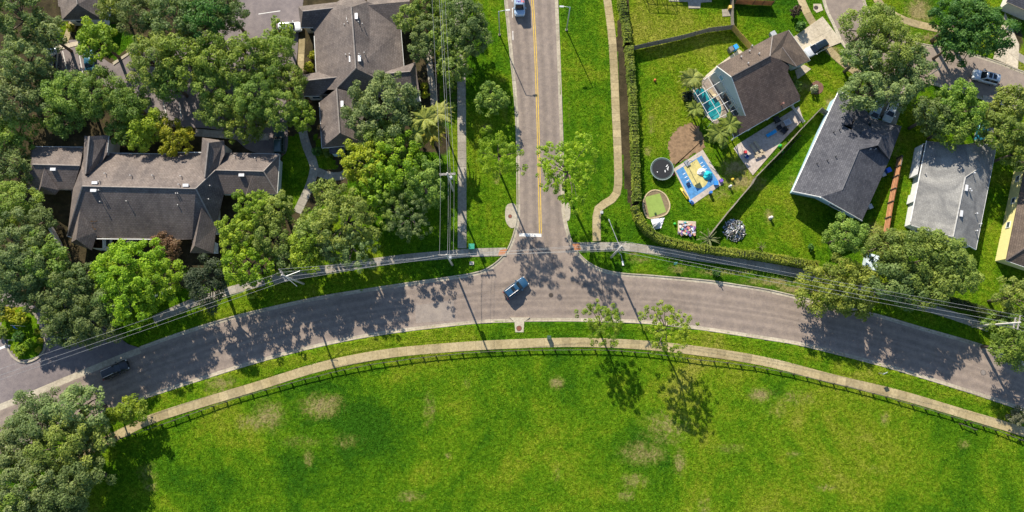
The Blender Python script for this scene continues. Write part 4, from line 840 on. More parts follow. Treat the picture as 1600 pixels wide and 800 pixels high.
TREES = [
 # far left mass
 (22,22,46,"dark oak filling the top-left corner of the picture",DK,"oak"),(72,52,30,"dim grey-green oak left of the corner block",GR,"oak"),(28,92,40,"grey-green oak on the left edge above the parked silver car",GR,"oak"),(64,108,22,"small grey tree right beside the parked silver car",GR,"oak"),
 (14,150,38,"grey-green oak on the left edge level with the stalls",GR,"oak"),(60,150,28,"grey oak just left of the broad mid-green oak",GR,"oak",7.0),(16,205,36,"mid-green oak on the left edge beside the block's left wing",MD,"oak",7.0),(14,258,36,"dark oak on the left edge beside the block's left hip",DK,"oak",6.5),
 (14,318,40,"dull green oak on the left edge below the block's left wing",MD,"oak",8.0),(58,345,26,"small dark tree in the corner of the block's left court",DK,"oak"),(22,385,46,"large dull oak on the left edge above the yellow shrubs",GR,"oak"),(68,414,42,"broad dull oak below the block's left front gable",MD,"oak"),
 (118,442,36,"green oak touching the bright pine below the block",DK,"oak"),(36,424,42,"broad oak over the entrance island's upper end",GR,"oak"),(102,476,42,"broad oak over the entrance drive",DK,"oak"),(105,512,30,"dark oak hanging over the drive right of the island",DK,"oak"),(140,505,36,"lowest dark oak hanging over the entrance drive",DK,"oak"),(168,474,32,"dark oak between the entrance drive and the bright pine",DK,"oak"),
 (12,456,28,"dark oak on the left edge just above the yellow shrubs",DK,"oak"),(58,466,24,"dark oak over the island's upper right end",DK,"oak"),(90,498,24,"green oak overhanging the drive beside the island's kerb",MD,"oak"),
 # top left
 (150,62,33,"round yellow-green tree in front of the corner block",LM,"fine"),(172,12,26,"olive tree right of the corner block's roof",OL,"oak"),(105,142,34,"mid-green oak left half of the pair over the lot's lower edge",MD,"oak"),(150,148,46,"broad mid-green oak above the block's left wing",MD,"oak",9.0),(200,160,34,"mid-green oak right of the broad oak above the block",MD,"oak",8.0),(98,186,30,"olive-green oak touching the block's left wing roof",MD,"oak",6.5),
 (215,18,34,"dark tree at the top edge right of the corner block",DK,"oak"),(268,30,44,"dark oak at the top edge, left of the one with yellow leaves",DK,"oak"),(318,28,40,"dark oak at the top edge with a few yellow leaves",DG,"oak"),(356,18,30,"dark oak at the top edge beside the open parking bay",DK,"oak"),
 (235,95,42,"grey-green oak at the left end of the lot's tree row",OL,"oak"),(285,88,42,"bright green oak in the middle of the lot's tree row",LM,"oak"),(262,125,32,"green oak hanging over the lot's shaded pavement",MD,"oak"),(330,85,40,"bright oak right of the middle of the lot's tree row",LM,"oak"),(330,125,30,"shaded oak inside the lot's tree row",MD,"oak"),
 (380,95,42,"bright oak near the open parking bay",LM,"oak"),(425,85,36,"bright oak over the white parked car",LM,"oak"),(437,52,22,"small bright oak overhanging the white parked cars",LM,"oak",7.0),(448,125,30,"bright oak beside the upper block's left walk",LM,"oak"),(395,145,40,"green oak south of the parking bay",MD,"oak"),(435,165,34,"green oak above the green parked car",MD,"oak"),(338,172,32,"grey-green oak left of the block's right gable tower",OL,"oak",7.0),(385,190,34,"yellowish oak above the block's right wing",LM,"oak",7.0),(470,182,22,"small bright tree at the end of the garden path",LM,"fine"),
 (222,200,34,"yellow-green tree behind the block, left of the yellow one",LM,"fine",6.5),(272,214,28,"yellow tree behind the block beside its right gable tower",YL,"fine",6.0),(188,205,22,"green tree right behind the block's left gable tower",MD,"fine",5.5),
 # below the block
 (205,420,46,"upper half of the vivid green pine clump below the block",BR,"pine"),(240,440,38,"right lobe of the vivid green pine clump below the block",BR,"pine"),(200,465,40,"lower vivid green pine leaning toward the road",BR,"pine"),(170,420,30,"left lobe of the vivid green pine clump below the block",BR,"pine"),
 (258,388,24,"rusty pink crape myrtle against the block's front",(0.22,0.14,0.075),"fine",5.0),(322,440,36,"round glossy dark magnolia below the block",(0.05,0.075,0.035),"fine"),(400,330,34,"yellow-green tree against the block's right wing",LM,"pine"),(372,365,34,"yellow-green tree before the block's right front gable",LM,"pine"),
 (420,372,34,"olive tree right of the block's front gables",OL,"oak"),(385,412,38,"vivid green pine above the street's wires",BR,"pine"),(430,330,28,"olive tree by the block's right end wall",OL,"oak"),(452,405,24,"dark tree at the head of the leaning utility pole",DK,"oak"),
 # centre-left grove
 (512,302,26,"small dark rounded tree below the garden path fork",OL,"oak"),(488,358,32,"olive tree below the garden path",OL,"oak"),(535,345,46,"large olive tree in the middle of the grove",OL,"fine"),(545,385,38,"grey-olive tree at the grove's lower edge",GR,"thin"),(478,390,32,"vivid yellow-green tree in the grove's lower left",LM,"fine"),(505,380,26,"grey leafy tree between the two lower grove trees",GR,"fine"),
 (568,255,38,"yellow-green pine left of the pair below the upper block",(0.29, 0.36, 0.022),"pine"),(625,255,44,"vivid green pine right of the pair below the upper block",BR,"pine"),(590,285,36,"green pine under the yellow-green pine",BR,"pine"),(658,285,38,"dark green tree between the pines and the wires",MD,"fine"),(640,335,36,"thin grey tree over the shaded lawn by the wires",GR,"thin"),(610,320,30,"sparse green tree under the vivid pine",MD,"thin"),
 (600,160,52,"large silvery green tree against the upper block's front",GR,"fine"),(565,185,30,"silvery green tree over the upper block's lower roof",GR,"fine"),(605,215,34,"green tree between the silvery tree and the pines",MD,"fine"),
 (640,28,26,"olive tree touching the upper block's right wing",OL,"oak"),(668,45,26,"dark tree between the upper block and the wires",DK,"oak"),(668,8,24,"mid-green tree at the top edge left of the wires",MD,"oak"),(660,75,22,"shaded tree beside the upper block's right eave",DK,"oak"),
 (722,22,38,"dark oak at the top edge right of the wires",DK,"oak"),(735,55,34,"dark oak right of the wires, above the shaded verge",DK,"oak"),(700,62,28,"dull green oak under the wires",MD,"oak"),(708,100,27,"yellow-green tree under the wires",OL,"fine"),(668,135,0,"",DK,"oak"),
 (766,153,27,"small dark green tree alone on the west verge",MD,"fine",6.0),(780,240,33,"vivid green pine alone on the west verge, near the kerb inlet",BR,"open",14.2),
 (888,262,46,"tall open green pine leaning over the side road's east kerb",BR,"open",14.3),
 (942,505,31,"thin pale green tree on the park verge, left of the pair",LM,"thin",9.8),(1045,513,36,"thin pale green tree on the park verge, right of the pair",LM,"thin",12.2),
 # right side
 (1362,38,40,"grey-green oak at the court street's bend, topmost of its clump",OL,"oak"),(1395,70,46,"grey-green oak in the middle of the clump over the court street",OL,"oak"),(1350,85,32,"grey-green oak on the drive side of the clump over the court street",GR,"oak"),(1425,105,36,"grey-green oak on the right of the clump over the court street",GR,"oak"),(1350,142,36,"grey-green oak over the slate house's top corner",GR,"oak"),(1405,140,32,"shaded oak over the white cars",GR,"oak"),
 (1500,30,42,"round dark green tree across the court street, left half",DG,"fine"),(1540,45,44,"round dark green tree across the court street, right half",DG,"fine"),(1495,65,28,"lower lobe of the round dark green tree across the street",DG,"fine"),
 (1500,165,40,"bright green tree before the pale grey house",(0.165, 0.265, 0.035),"fine"),(1458,178,32,"shaded tree between the slate and pale grey houses",DK,"oak"),(1490,195,32,"shaded green tree touching the pale grey house's roof",MD,"fine"),
 (1585,160,30,"olive tree on the right edge above the teal car",OL,"oak"),(1570,205,34,"olive tree right of the teal car",OL,"oak"),(1592,235,30,"green tree on the right edge beside the yellow house",LM,"oak"),(1548,180,20,"small olive tree by the teal car's front",OL,"oak"),
 (1325,368,30,"round green tree below the slate house's bay",MD,"fine"),(1288,452,38,"left part of the big rounded olive tree over the road's north kerb",(0.25,0.30,0.045),"oak",7.5),(1313,438,34,"top part of the big rounded olive tree over the road's north kerb",(0.25,0.30,0.045),"oak",7.8),(1338,458,38,"right part of the big rounded olive tree over the road's north kerb",(0.25,0.30,0.045),"oak",7.5),
 (1385,385,34,"green tree at the foot of the red fence",OL,"oak"),(1425,405,44,"large green tree below the pale grey house",OL,"oak"),(1475,400,40,"green tree against the pale grey house's gable",OL,"oak"),(1405,440,38,"dark green tree behind the road's north footpath",DK,"oak"),(1455,445,38,"green tree with a bare pale branch behind the footpath",OL,"oak"),(1500,430,32,"olive tree at the right of the grove below the grey house",OL,"oak"),
 (1592,465,32,"green tree on the right edge above the leaning pole",OL,"oak"),(1582,540,32,"green tree on the right edge below the leaning pole",LM,"oak"),(1600,505,26,"dark tree behind the leaning pole's head",MD,"oak"),
 (1594,650,14,"small grey bush by the park path at the right edge",(0.15,0.15,0.09),"shrub",3.2),
 # bottom left
 (118,640,40,"oak reaching over the black car's lane, top of the corner clump",GR,"oak"),(55,655,42,"grey-green oak over the road in the bottom-left clump",GR,"oak"),(20,700,42,"grey oak on the left edge of the bottom-left clump",GR,"oak"),(95,695,46,"olive oak in the centre of the bottom-left clump",OL,"oak"),(140,690,30,"dark oak on the path side of the bottom-left clump",DK,"oak"),(45,755,50,"grey-green oak low in the bottom-left clump",GR,"oak"),(115,755,44,"shaded oak at the clump's lower right, by the field",DK,"oak"),(20,800,44,"oak in the very bottom-left corner",MD,"oak"),(85,805,40,"dark oak on the bottom edge of the clump",DK,"oak"),
 (203,642,24,"small rounded lime tree between the road and park path",LM,"fine",5.5),(170,652,14,"little lime sapling left of the rounded lime tree",LM,"fine",4.5),
]
for T_ in TREES:
    if T_[2] <= 0: continue
    px, py, r, lab, col, kind = T_[:6]; hg = T_[6] if len(T_) > 6 else None
    tree(px, py, r*1.02, lab, col, kind, hg)

# shrubs and beds
SH = [(60,33,0,"",LM,1),(110,42,7,"small yellow shrub beside the corner block's path",YL,1.2),(128,45,7,"yellow shrub under the corner block's wall",YL,1.2),(220,62,8,"clipped yellow shrub by the lot's kerb",YL,1.2),
 (663,135,7,"clipped yellow hedge by the upper block's right wing, upper end",YL,1.4),(664,147,7,"clipped yellow hedge by the upper block's right wing, lower end",YL,1.4),
 (490,85,9,"yellow-green shrub in the bed left of the upper block, upper",YL,1.0),(482,105,9,"yellow-green shrub in the bed left of the upper block, lower",YL,1.0),
 (8,490,13,"yellow shrub on the entrance island's left",YL,2.2),(30,497,11,"yellow shrub on the entrance island's right",YL,2.0),(2,520,10,"green shrub at the island's left kerb",MD,1.4),(30,547,10,"bright green shrub at the island's rounded tip",LM,1.0),(44,537,9,"green shrub in the island's middle",BR,1.0),(28,526,9,"dark green shrub behind the island's signs",DG,1.5),(57,518,5,"low yellow edging shrub on the island, upper",YL,0.8),(62,533,5,"low yellow edging shrub on the island, middle",YL,0.8),(59,547,5,"low yellow edging shrub on the island, lower",YL,0.8),
 (495,235,9,"dark shrub beside the garden path",DG,1.5),(512,238,8,"shrub by the upper block's porch",MD,1.2),(550,238,10,"green shrub at the upper block's lower corner",MD,1.5),
 (1245,135,9,"green shrub at the brown house's side wall",MD,1.8),(1274,139,7,"pale flowering shrub on the round mulch bed",(0.32,0.36,0.20),1.4),(1240,126,6,"small shrub by the brown house's step",MD,1.4),
 (1075,150,9,"dark shrub at the pool cage corner",(0.04,0.055,0.035),1.8),(1245,16,8,"slender purple-leaved shrub by the court path",(0.10,0.07,0.05),3.0),(1252,40,9,"slim dark green shrub by the court drive",DG,2.2),
 (705,165,8,"green shrub under the wires by the palms",MD,1.5),(700,140,9,"dark shrub under the wires",DK,1.6),(690,95,9,"shrub between the wires and the block",DK,1.5),
 (652,300,14,"dark shrub under the thin grey tree",DG,2.0),(390,458,9,"yellow-green shrub on the verge by the wires",LM,1.5),(1268,386,5,"small dark shrub on the slate house's lawn",DG,1.2),(1120,425,7,"spiky dark plant on the verge by the north footpath",DG,1.6),(1545,500,16,"shrub beside the leaning pole's foot",MD,1.8),(1565,590,0,"",MD,1),(1130,225,8,"grassy shrub beside the patio edge",MD,1.0),(1115,215,8,"grassy shrub under the twin palms",MD,1.0),(1320,92,5,"low shrub at the drive's grass corner",MD,0.8)]
for s in SH:
    if s[2] > 0: tree(s[0], s[1], s[2], s[3], s[4], "shrub", s[5], cat="shrub")

def hedge(name, lab, pl, w, h, col, seed):
    rng = np.random.default_rng(seed); path = evenline(G2(pl, 0.5), 0.25); N = normals2(path)
    Pp = np.array([[p.x, p.y] for p in path]); Nn = np.array([[n.x, n.y] for n in N]); m = len(Pp)
    n = int(m*0.25*(w+2*h)*60); i = rng.integers(0, m, n); s = rng.uniform(0, w+2*h, n)
    bul = 1+0.09*np.sin(np.arange(m)*0.55+seed)+rng.normal(0, 0.06, m); hh = h*(1+0.10*np.sin(np.arange(m)*0.33+2)+rng.normal(0, 0.05, m)); wi = w*bul
    side = np.where(s < h, -1, np.where(s > h+w, 1, 0)); off = np.where(side == 0, (s-h-w/2)/w, side*0.5)*wi[i]; z = np.where(side == 0, hh[i], np.where(s < h, s, (w+2*h)-s)/h*hh[i])
    z = np.maximum(0.05, z-rng.random(n)**2*0.35); off = off*(1-rng.random(n)**2*0.25)
    P = np.stack([Pp[i, 0]+Nn[i, 0]*off, Pp[i, 1]+Nn[i, 1]*off, z], 1)
    D = np.stack([Nn[i, 0]*side, Nn[i, 1]*side, (side == 0)*1.0+0.3], 1)
    V, F, T = leaves(P, D, np.zeros(n), 0.27, rng, np.clip(rng.normal(0.5, 0.25, n)+0.2*np.sin(i*0.2), 0, 1))
    c = path[m//2]; t = thing(name, lab, "hedge", (c.x, c.y, 0)); V = V-np.array([c.x, c.y, 0])
    o = put("foliage", npmesh("foliage", V, F, {"tint": T}), M_LEAF, t); o.color = (*col, 1)
    # woody inside
    core = sweep("stem", path, [(w*0.33, 0.0), (w*0.33, h*0.8), (-w*0.33, h*0.8), (-w*0.33, 0.0)], simple("hedge_core", (0.022, 0.028, 0.012), 0.95), None, None)
    for v in core.data.vertices: v.co -= Vector((c.x, c.y, 0))
    core.parent = t
HG = (0.185, 0.245, 0.030)
hedge("hedge", "tall clipped hedge above the grey fence's end, along the east footpath", [(966,-15),(972,20),(977,50),(979,72)], 1.25, 2.1, HG, 1)
hedge("hedge", "long clipped hedge along the east footpath below the grey fence", [(981,80),(985,130),(988,180),(990,230),(992,280),(993,318)], 1.3, 2.1, HG, 2)
hedge("hedge", "curving hedge around the play lawn's lower corner", [(990,326),(997,345),(1010,362),(1030,375),(1052,382)], 1.35, 2.1, (0.215,0.275,0.030), 3)
hedge("hedge", "long hedge along the north footpath below the play lawn", [(1056,383),(1090,390),(1130,395),(1180,401),(1230,409),(1272,417)], 1.3, 2.1, (0.235,0.28,0.034), 4)
hedge("hedge", "dark hedge behind the footpath at the right edge", [(1440,462),(1490,474),(1540,490),(1575,500)], 1.3, 1.8, (0.07,0.10,0.02), 5)

# palms --------------------------------------------------------------
def frondmesh(L, droop, w, seed, fan=False):
    rng = random.Random(seed); vs = []; fs = []
    n = 12; ctr = []
    for i in range(n+1):
        u = i/n; ctr.append(Vector((L*u*(1-0.12*droop*u), 0, L*(0.42*u-droop*u*u))))
    for i in range(n):
        a, b = ctr[i], ctr[i+1]; k = len(vs); vs += [a+Vector((0, .035, 0)), a-Vector((0, .035, 0)), b-Vector((0, .03, 0)), b+Vector((0, .03, 0))]; fs.append((k, k+1, k+2, k+3))
        u = (i+0.5)/n
        if u < 0.12: continue
        for rep in range(2):
            for s in (-1, 1):
                ll = w*(math.sin(min(1, u*1.15+0.12)*math.pi)**0.6)*rng.uniform(0.8, 1.1); m = a.lerp(b, 0.25+0.5*rep)
                d = Vector((0.65, s*0.9, -0.25-rng.random()*0.3)).normalized()*ll; k = len(vs)
                vs += [m+Vector((-.06, 0, 0)), m+Vector((.07, 0, 0)), m+d*0.6+Vector((.05, 0, .02)), m+d]; fs.append((k, k+1, k+2, k+3))
    return raw("frond", vs, fs)
FM = {}
def palm(px, py, R, H, lab, col, nf=18, droop=0.75, w=0.55):
    c = g(px, py, H); t = thing("palm", lab, "palm", (c.x, c.y, 0)); rng = random.Random(int(px*3+py))
    b = MB(); b.tube([(0, 0, -.1), (rng.uniform(-.15, .15), rng.uniform(-.15, .15), H*0.5), (0, 0, H)], [0.2, 0.15, 0.13], 8); b.out("trunk", M_BARK, t, True, True)
    for k in range(nf):
        key = (k % 3, round(droop, 2), round(w, 2))
        if key not in FM:
            me = frondmesh(1.0, droop*(0.6, 0.95, 1.25)[k % 3], w/2.4, k); n_ = len(me.vertices)
            at = me.attributes.new("tint", 'FLOAT', 'POINT'); at.data.foreach_set("value", np.repeat(np.clip(RNG.normal(.5, .2, (n_+3)//4), 0, 1), 4)[:n_].astype(np.float32)); me.materials.append(M_LEAF); FM[key] = me
        o = bpy.data.objects.new("frond", FM[key]); link(o); o.parent = t; o.location = (0, 0, H); o.color = (*col, 1); s = R*rng.uniform(.85, 1.1); o.scale = (s, s, s)
        o.rotation_euler = (rng.uniform(-.2, .2), rng.uniform(-.35, .25), k*2.399+rng.uniform(-.2, .2))
PG = (0.23, 0.29, 0.05)
palm(1082, 122, 2.6, 3.2, "bushy palm at the pool enclosure's upper corner", (0.29,0.33,0.07), 34, 0.9, 0.8)
palm(1087, 170, 2.0, 2.8, "palm beside the pool enclosure's left side", PG, 22, 0.8, 0.7)
palm(1124, 208, 2.6, 4.2, "left of the twin palms below the pool", PG, 22, 0.8, 0.75)
palm(1140, 194, 2.6, 4.6, "right of the twin palms below the pool", PG, 22, 0.8, 0.75)
palm(1108, 374, 2.2, 1.3, "wide spiky palm at the end of the yard fence", (0.22,0.25,0.10), 18, 0.55, 0.22)
palm(1190, 386, 1.0, 0.8, "little young palm on the lawn by the north hedge", (0.24,0.26,0.09), 9, 0.6, 0.2)
palm(664, 186, 3.1, 8.5, "pale palm left of the wires, lower of the group", (0.32,0.36,0.07), 26, 0.9); palm(686, 178, 3.0, 8.5, "pale palm under the wires, right of the group", (0.34,0.36,0.08), 26, 0.9); palm(674, 206, 2.9, 7.5, "yellowish palm nearest the pines", (0.42,0.38,0.05), 26, 0.9); palm(652, 207, 2.6, 8.0, "palm touching the pines, leftmost of the group", PG, 16, 0.9)

# ================================================================== fences
M_FENCEL = simple("fence_rail_wood", (0.52, 0.27, 0.14), 0.85, var=0.2, scale=2, objvar=0.15)
def panelmesh(L, h, rails=True, gap=0.012, bw=0.14, side=1, seed=0):
    b = MB(); n = max(2, int(L/bw)); rng = random.Random(seed); w = L/n
    for i in range(n): b.box((i*w+w/2, 0, h/2+rng.uniform(-.02, .02)), (w-gap, 0.022, h))
    for z in (0.25*h, 0.55*h, 0.86*h) if rails else (): b.box((L/2, side*0.035, z), (L, 0.04, 0.09))
    return raw("panel", b.v, b.f)
def fence(lab, pl, h, mat, name="wooden_fence", step=2.4, side=1, posth=0.08, mat2=None, switch=None, ladder=False):
    pts = [g(*p) for p in pl]; path = []
    for a, b in zip(pts, pts[1:]):
        n = max(1, round((b-a).length/step)); path += [a.lerp(b, i/n) for i in range(n)]
    path.append(pts[-1]); t = thing(name, lab, "fence", path[0]); cache = {}
    for i in range(len(path)-1):
        a, b = path[i], path[i+1]; L = (b-a).length-0.06; m = mat2 if (mat2 and switch is not None and i < switch) else mat
        o = put("panel", panelmesh(L, h, True, seed=i, side=side), m, t, (a-path[0])+(b-a).normalized()*0.03+Vector((0, 0, 0.04))); o.rotation_euler = (random.uniform(-.02, .02), 0, math.atan2((b-a).y, (b-a).x))
    pm = raw("post", *(lambda m_: (m_.v, m_.f))(MB().box((0, 0, (h+posth)/2), (0.11, 0.11, h+posth))))
    if ladder:
        for i in range(len(path)-1):
            a, b = path[i], path[i+1]; d = (b-a).normalized(); nr = Vector((d.y, -d.x, 0))*0.10
            for z in (0.25, 0.75, 1.2, 1.62): MB().box((a+b)/2+nr+Vector((0, 0, z)), ((b-a).length-0.22, 0.09, 0.13), math.atan2(d.y, d.x)).out("rail", M_FENCEL, t)
            MB().box(a+nr*1.4+Vector((0, 0, h/2)), (0.17, 0.2, h+0.15), math.atan2(d.y, d.x)).out("post", M_DARKWOOD, t)
    for p in path: o = put("post", pm, M_DARKWOOD if mat is M_FENCEO else mat, t, p-path[0])
    return t
fence("weathered grey board fence across the top lawns, casting a broad shadow", [(983,80),(1010,74),(1064,62),(1103,51),(1142,46)], 1.8, M_FENCEG, side=-1)
fence("short grey board fence running off the top edge between lawns", [(1141,-12),(1141.5,20),(1142,45)], 1.8, M_FENCEG)
fence("new yellow wood fence linking the grey fence to the brown house", [(1142,46),(1156,62),(1170,78)], 1.8, M_FENCEY, side=-1)
fence("long dark board fence between the play lawn and slate house", [(1104,372),(1136,332),(1171,291),(1177,280),(1216,240),(1250,203),(1278,174)], 1.75, M_FENCEG)
fence("short dark fence return joining the slate house's corner", [(1278,174),(1291,182)], 1.75, M_FENCEG)
fence("reddish ranch fence leaning beside the slate house, grey at its upper end", [(1402,248),(1396,278),(1388,318),(1380,366)], 1.8, M_FENCEO, side=-1, mat2=M_FENCEG, switch=1, ladder=True)
fence("low dark fence line inside the slate house's narrow strip", [(1200,262),(1215,250),(1232,232),(1248,214)], 0.8, M_DARKWOOD)
fence("brown board fence along the top edge beside the grey fence", [(1147,6),(1175,8),(1205,9)], 1.7, M_FENCEO)
fence("little white picket fence by the brown house's rear corner", [(1236,168),(1246,180),(1254,192)], 0.9, M_WHITE)
# low post-and-rail fence round the park
pf_ = evenline(G2([(150,698),(162,693),(198,682),(258,662),(318,640),(378,620),(406,612),(487,590),(568,572),(628,563),(704,554),(800,548),(923,547),(1002,551),(1083,561),(1185,574),(1284,595),(1365,615),(1446,639),(1507,657)], 0.6), 2.32)
pf = [p+Vector((random.uniform(-.07, .07), random.uniform(-.05, .05))) for p in pf_]
def railfence(lab, path):
    p0 = Vector((path[0].x, path[0].y, 0)); t = thing("park_rail_fence", lab, "fence", p0)
    pm = raw("post", *(lambda m_: (m_.v, m_.f))(MB().box((0, 0, 0.36), (0.20, 0.20, 0.80)).box((0, 0, 0.79), (0.11, 0.11, 0.06))))
    for i, p in enumerate(path):
        o = put("post", pm, M_DARKWOOD, t, Vector((p.x, p.y, 0))-p0); o.rotation_euler = (random.uniform(-.03, .03), random.uniform(-.03, .03), random.uniform(-.2, .2))
        if i+1 < len(path):
            q = path[i+1]; A, B = Vector((p.x, p.y, 0.58)), Vector((q.x, q.y, 0.58)); d = B-A
            MB().box((A+B)/2, (d.length-0.21, 0.09, 0.13), math.atan2(d.y, d.x), 0, random.uniform(-.02, .02)).out("rail", M_RAIL, t)
railfence("low dark post-and-rail fence curving along the park path, up to its gap", pf)
railfence("last short run of post-and-rail fence right of the gap", evenline(G2([(1516,660),(1545,668),(1575,680),(1612,694)], 0.6), 2.32))
a, b = g(1499, 662), g(1522, 671); railfence("fallen rail section offset below the park fence's gap", [Vector((a.x, a.y)), Vector((b.x, b.y))])

# ================================================================== utility poles and wires
PH = 11.5
M_INS = simple("insulator", (0.30, 0.28, 0.26), 0.3)
def pole(px, py, ang, lab, arms=((PH-0.35, 1.1),), h=PH, extra=None, mat=None):
    c = g(px, py); t = thing("utility_pole", lab, "utility pole", c)
    MB().tube([(0, 0, -.2), (0, 0, h*0.5), (0, 0, h)], [0.21, 0.17, 0.13], 10).out("post", mat or M_CPOLE, t, True, True)
    d = Vector((math.cos(ang), math.sin(ang), 0))
    for z, w in arms:
        a = MB().box((0, 0, z), (2*w, 0.14, 0.14), ang).out("crossarm", M_POLEW, t, local=True)
        for s in (-1, -0.45, 0.45, 1): MB().tube([d*(s*w*0.93)+Vector((0, 0, z+.05)), d*(s*w*0.93)+Vector((0, 0, z+.28))], [0.05, 0.07], 6).out("insulator", M_INS, a, local=True)
    if extra: extra(t)
    return c, d
def lamp_on(t):
    b = MB(); b.tube([(0, 0, 7.4), (0.5, -0.9, 7.9), (0.7, -1.9, 8.0)], [0.05, 0.045, 0.04], 6); b.out("lamp_arm", M_STEEL, t, local=True)
    MB().box((0.74, -2.25, 7.97), (0.28, 0.75, 0.16), 0.1).out("lamp_head", M_WHITE, t, local=True)
    MB().tube([(0, 0, 10.2), (-1.6, 4.4, 10.0)], 0.04, 5).tube([(-1.6, 4.4, 10.0), (-1.75, 4.8, 10.0)], 0.09, 6).out("guy_arm", M_STEEL, t, local=True)
def can_on(t):
    MB().lathe((0.45, -0.1, 8.6), [(0.26, 0), (0.28, 0.1), (0.28, 0.85), (0.2, 0.95)], 12).out("transformer", M_STEEL, t, local=True)
def fork_on(t):
    for q in ((1.7, -1.5, 8.8), (2.2, 1.0, 9.2)): MB().tube([(0, 0, 9.8), q], 0.045, 5).out("brace", M_STEEL, t, local=True)
pB = pole(708, 298, 0.05, "wooden-armed utility pole beside the west footpath, upper of the two", ((PH-0.35, 1.35), (PH-1.0, 1.35)), extra=can_on)
pA = pole(707, 414, 0.0, "utility pole at the corner of the west footpath by the junction", ((PH-0.35, 1.35),), extra=can_on)
pC = pole(955, 402, 0.75, "utility pole with a street lamp, right of the junction", ((PH-0.35, 1.1),), extra=lamp_on)
pD = pole(1519, 510, 1.25, "utility pole at the far right whose shaft lies stretched across the view", ((PH-0.35, 1.2), (PH-1.3, 0.9)), extra=can_on)
pE = pole(474, 443, 2.1, "utility pole on the road's north verge among the grove's edge", ((PH-0.35, 1.2), (PH-1.2, 1.0)), extra=fork_on)
def off(px, py, ang): p = g(px, py, PH); return Vector((p.x, p.y, 0)), Vector((math.cos(ang), math.sin(ang), 0))
pN = off(682, -60, 0.05); pW = off(-90, 612, 1.9); pX = off(1720, 545, 1.3)
def span(P, Q, where, n=3, sag=0.5, low=True, rad=0.019):
    names = ("first", "second", "third")
    offs = [(-0.93, 1.2, PH-0.06), (0.42, 1.2, PH-0.06), (0.93, 1.2, PH-0.06)][:n] + ([(0.0, 0, 9.6)] if low else [])
    for k, (o, w, z) in enumerate(offs):
        a = P[0]+P[1]*(o*w)+Vector((0, 0, z)); b = Q[0]+Q[1]*(o*w)+Vector((0, 0, z)); a.z = b.z = z
        m = 14; pts = []
        for i in range(m+1):
            u = i/m; p = a.lerp(b, u); p.z -= sag*4*u*(1-u)*(1.3 if z < 10 else 1); pts.append(p)
        r = rad*(1.35 if z < 10 else 1); lab = (f"low thick cable {where}" if z < 10 else f"{names[k]} high wire {where}")
        t = thing("power_line", lab, "wire", (a.x, a.y, 0), "overhead wires"); MB().tube(pts, r, 5).out("cable", M_WIRE, t)
span(pN, pB, "from the top edge to the upper west pole"); span(pB, pA, "between the two west footpath poles"); span(pA, pE, "from the corner pole left to the grove pole")
span(pE, pW, "from the grove pole to the left edge", 2); span(pA, pC, "crossing above the side road's mouth", 3, rad=0.016); span(pC, pD, "from the lamp pole to the far right pole"); span(pD, pX, "running off the right edge", 3)

# ================================================================== street lights, signs and small street things
def streetlight(px, py, h, arm, lab):
    c = g(px, py); t = thing("street_light", lab, "street light", c); d = Vector((arm[0], arm[1], 0))
    MB().box((0, 0, 0.1), (0.4, 0.4, 0.2)).out("base", M_KERB, t, local=True)
    MB().tube([(0, 0, 0), (0, 0, h*0.5), (0, 0, h)], [0.13, 0.10, 0.075], 8).out("post", M_STEEL, t, True, True)
    MB().tube([(0, 0, h-0.05), d*0.5+Vector((0, 0, h+0.12)), d+Vector((0, 0, h+0.15))], [0.06, 0.05, 0.045], 6).out("arm", M_STEEL, t, True, True)
    u = d.normalized(); MB().box(d+u*0.25+Vector((0, 0, h+0.14)), (0.75, 0.30, 0.14), math.atan2(d.y, d.x)).out("lamp_head", M_STEEL, t, local=True)
streetlight(885, 47, 8.3, (-1.25, 0.05), "grey street light on the side road's east verge")
streetlight(780.6, 54.5, 8.6, (1.35, 0.15), "grey street light on the side road's west verge")
streetlight(1452, 118, 3.6, (0.6, 1.9), "slim white street light at the court street's inner kerb")
def sign(px, py, h, w, hh, col, lab, rz=0.0, facing=0.0):
    c = g(px, py); t = thing("road_sign", lab, "sign", c)
    MB().tube([(0, 0, 0), (0, 0, h)], 0.035, 6).out("post", M_STEEL, t, local=True)
    MB().box((0, -0.03, h-hh/2+0.1), (w, 0.03, hh), rz, facing).out("plate", simple("sign_"+str(int(px)), col, 0.5), t, local=True)
sign(1373, 583, 2.3, 0.75, 0.75, (0.78, 0.78, 0.78), "white square road sign on the park verge at right", 0.35, -0.35)
sign(1053, 413, 1.5, 0.6, 0.6, (0.10, 0.45, 0.38), "small teal marker sign on the northeast verge", 0.2, -0.5)
sign(1120, 432, 1.6, 0.15, 0.9, (0.10, 0.16, 0.06), "thin dark marker post among dry grass by the kerb", 0.2)
def bin_box(px, py, size, col, lab, name, cat, rz=0.0, z=0.0):
    c = g(px, py); t = thing(name, lab, cat, (c.x, c.y, z), rz=rz); w, d, h = size
    b = MB(); b.prism([(-w*.42, -d*.42), (w*.42, -d*.42), (w*.42, d*.42), (-w*.42, d*.42)], 0, h*0.05).prism([(-w/2, -d/2), (w/2, -d/2), (w/2, d/2), (-w/2, d/2)], h*0.05, h*0.9); b.out("body", simple("m_"+name+str(int(px)), col, 0.5), t, local=True)
    MB().box((0, 0, h*0.95), (w*1.06, d*1.06, h*0.1)).box((0, d*0.5, h*0.95), (w*0.8, 0.08, 0.06)).out("lid", simple("l_"+name+str(int(px)), tuple(min(1, c_*1.25) for c_ in col), 0.45), t, local=True)
bin_box(857.5, 527.5, (0.6, 0.6, 1.0), (0.05, 0.09, 0.06), "dark green park litter bin with pale lid on the verge", "litter_bin", "bin")
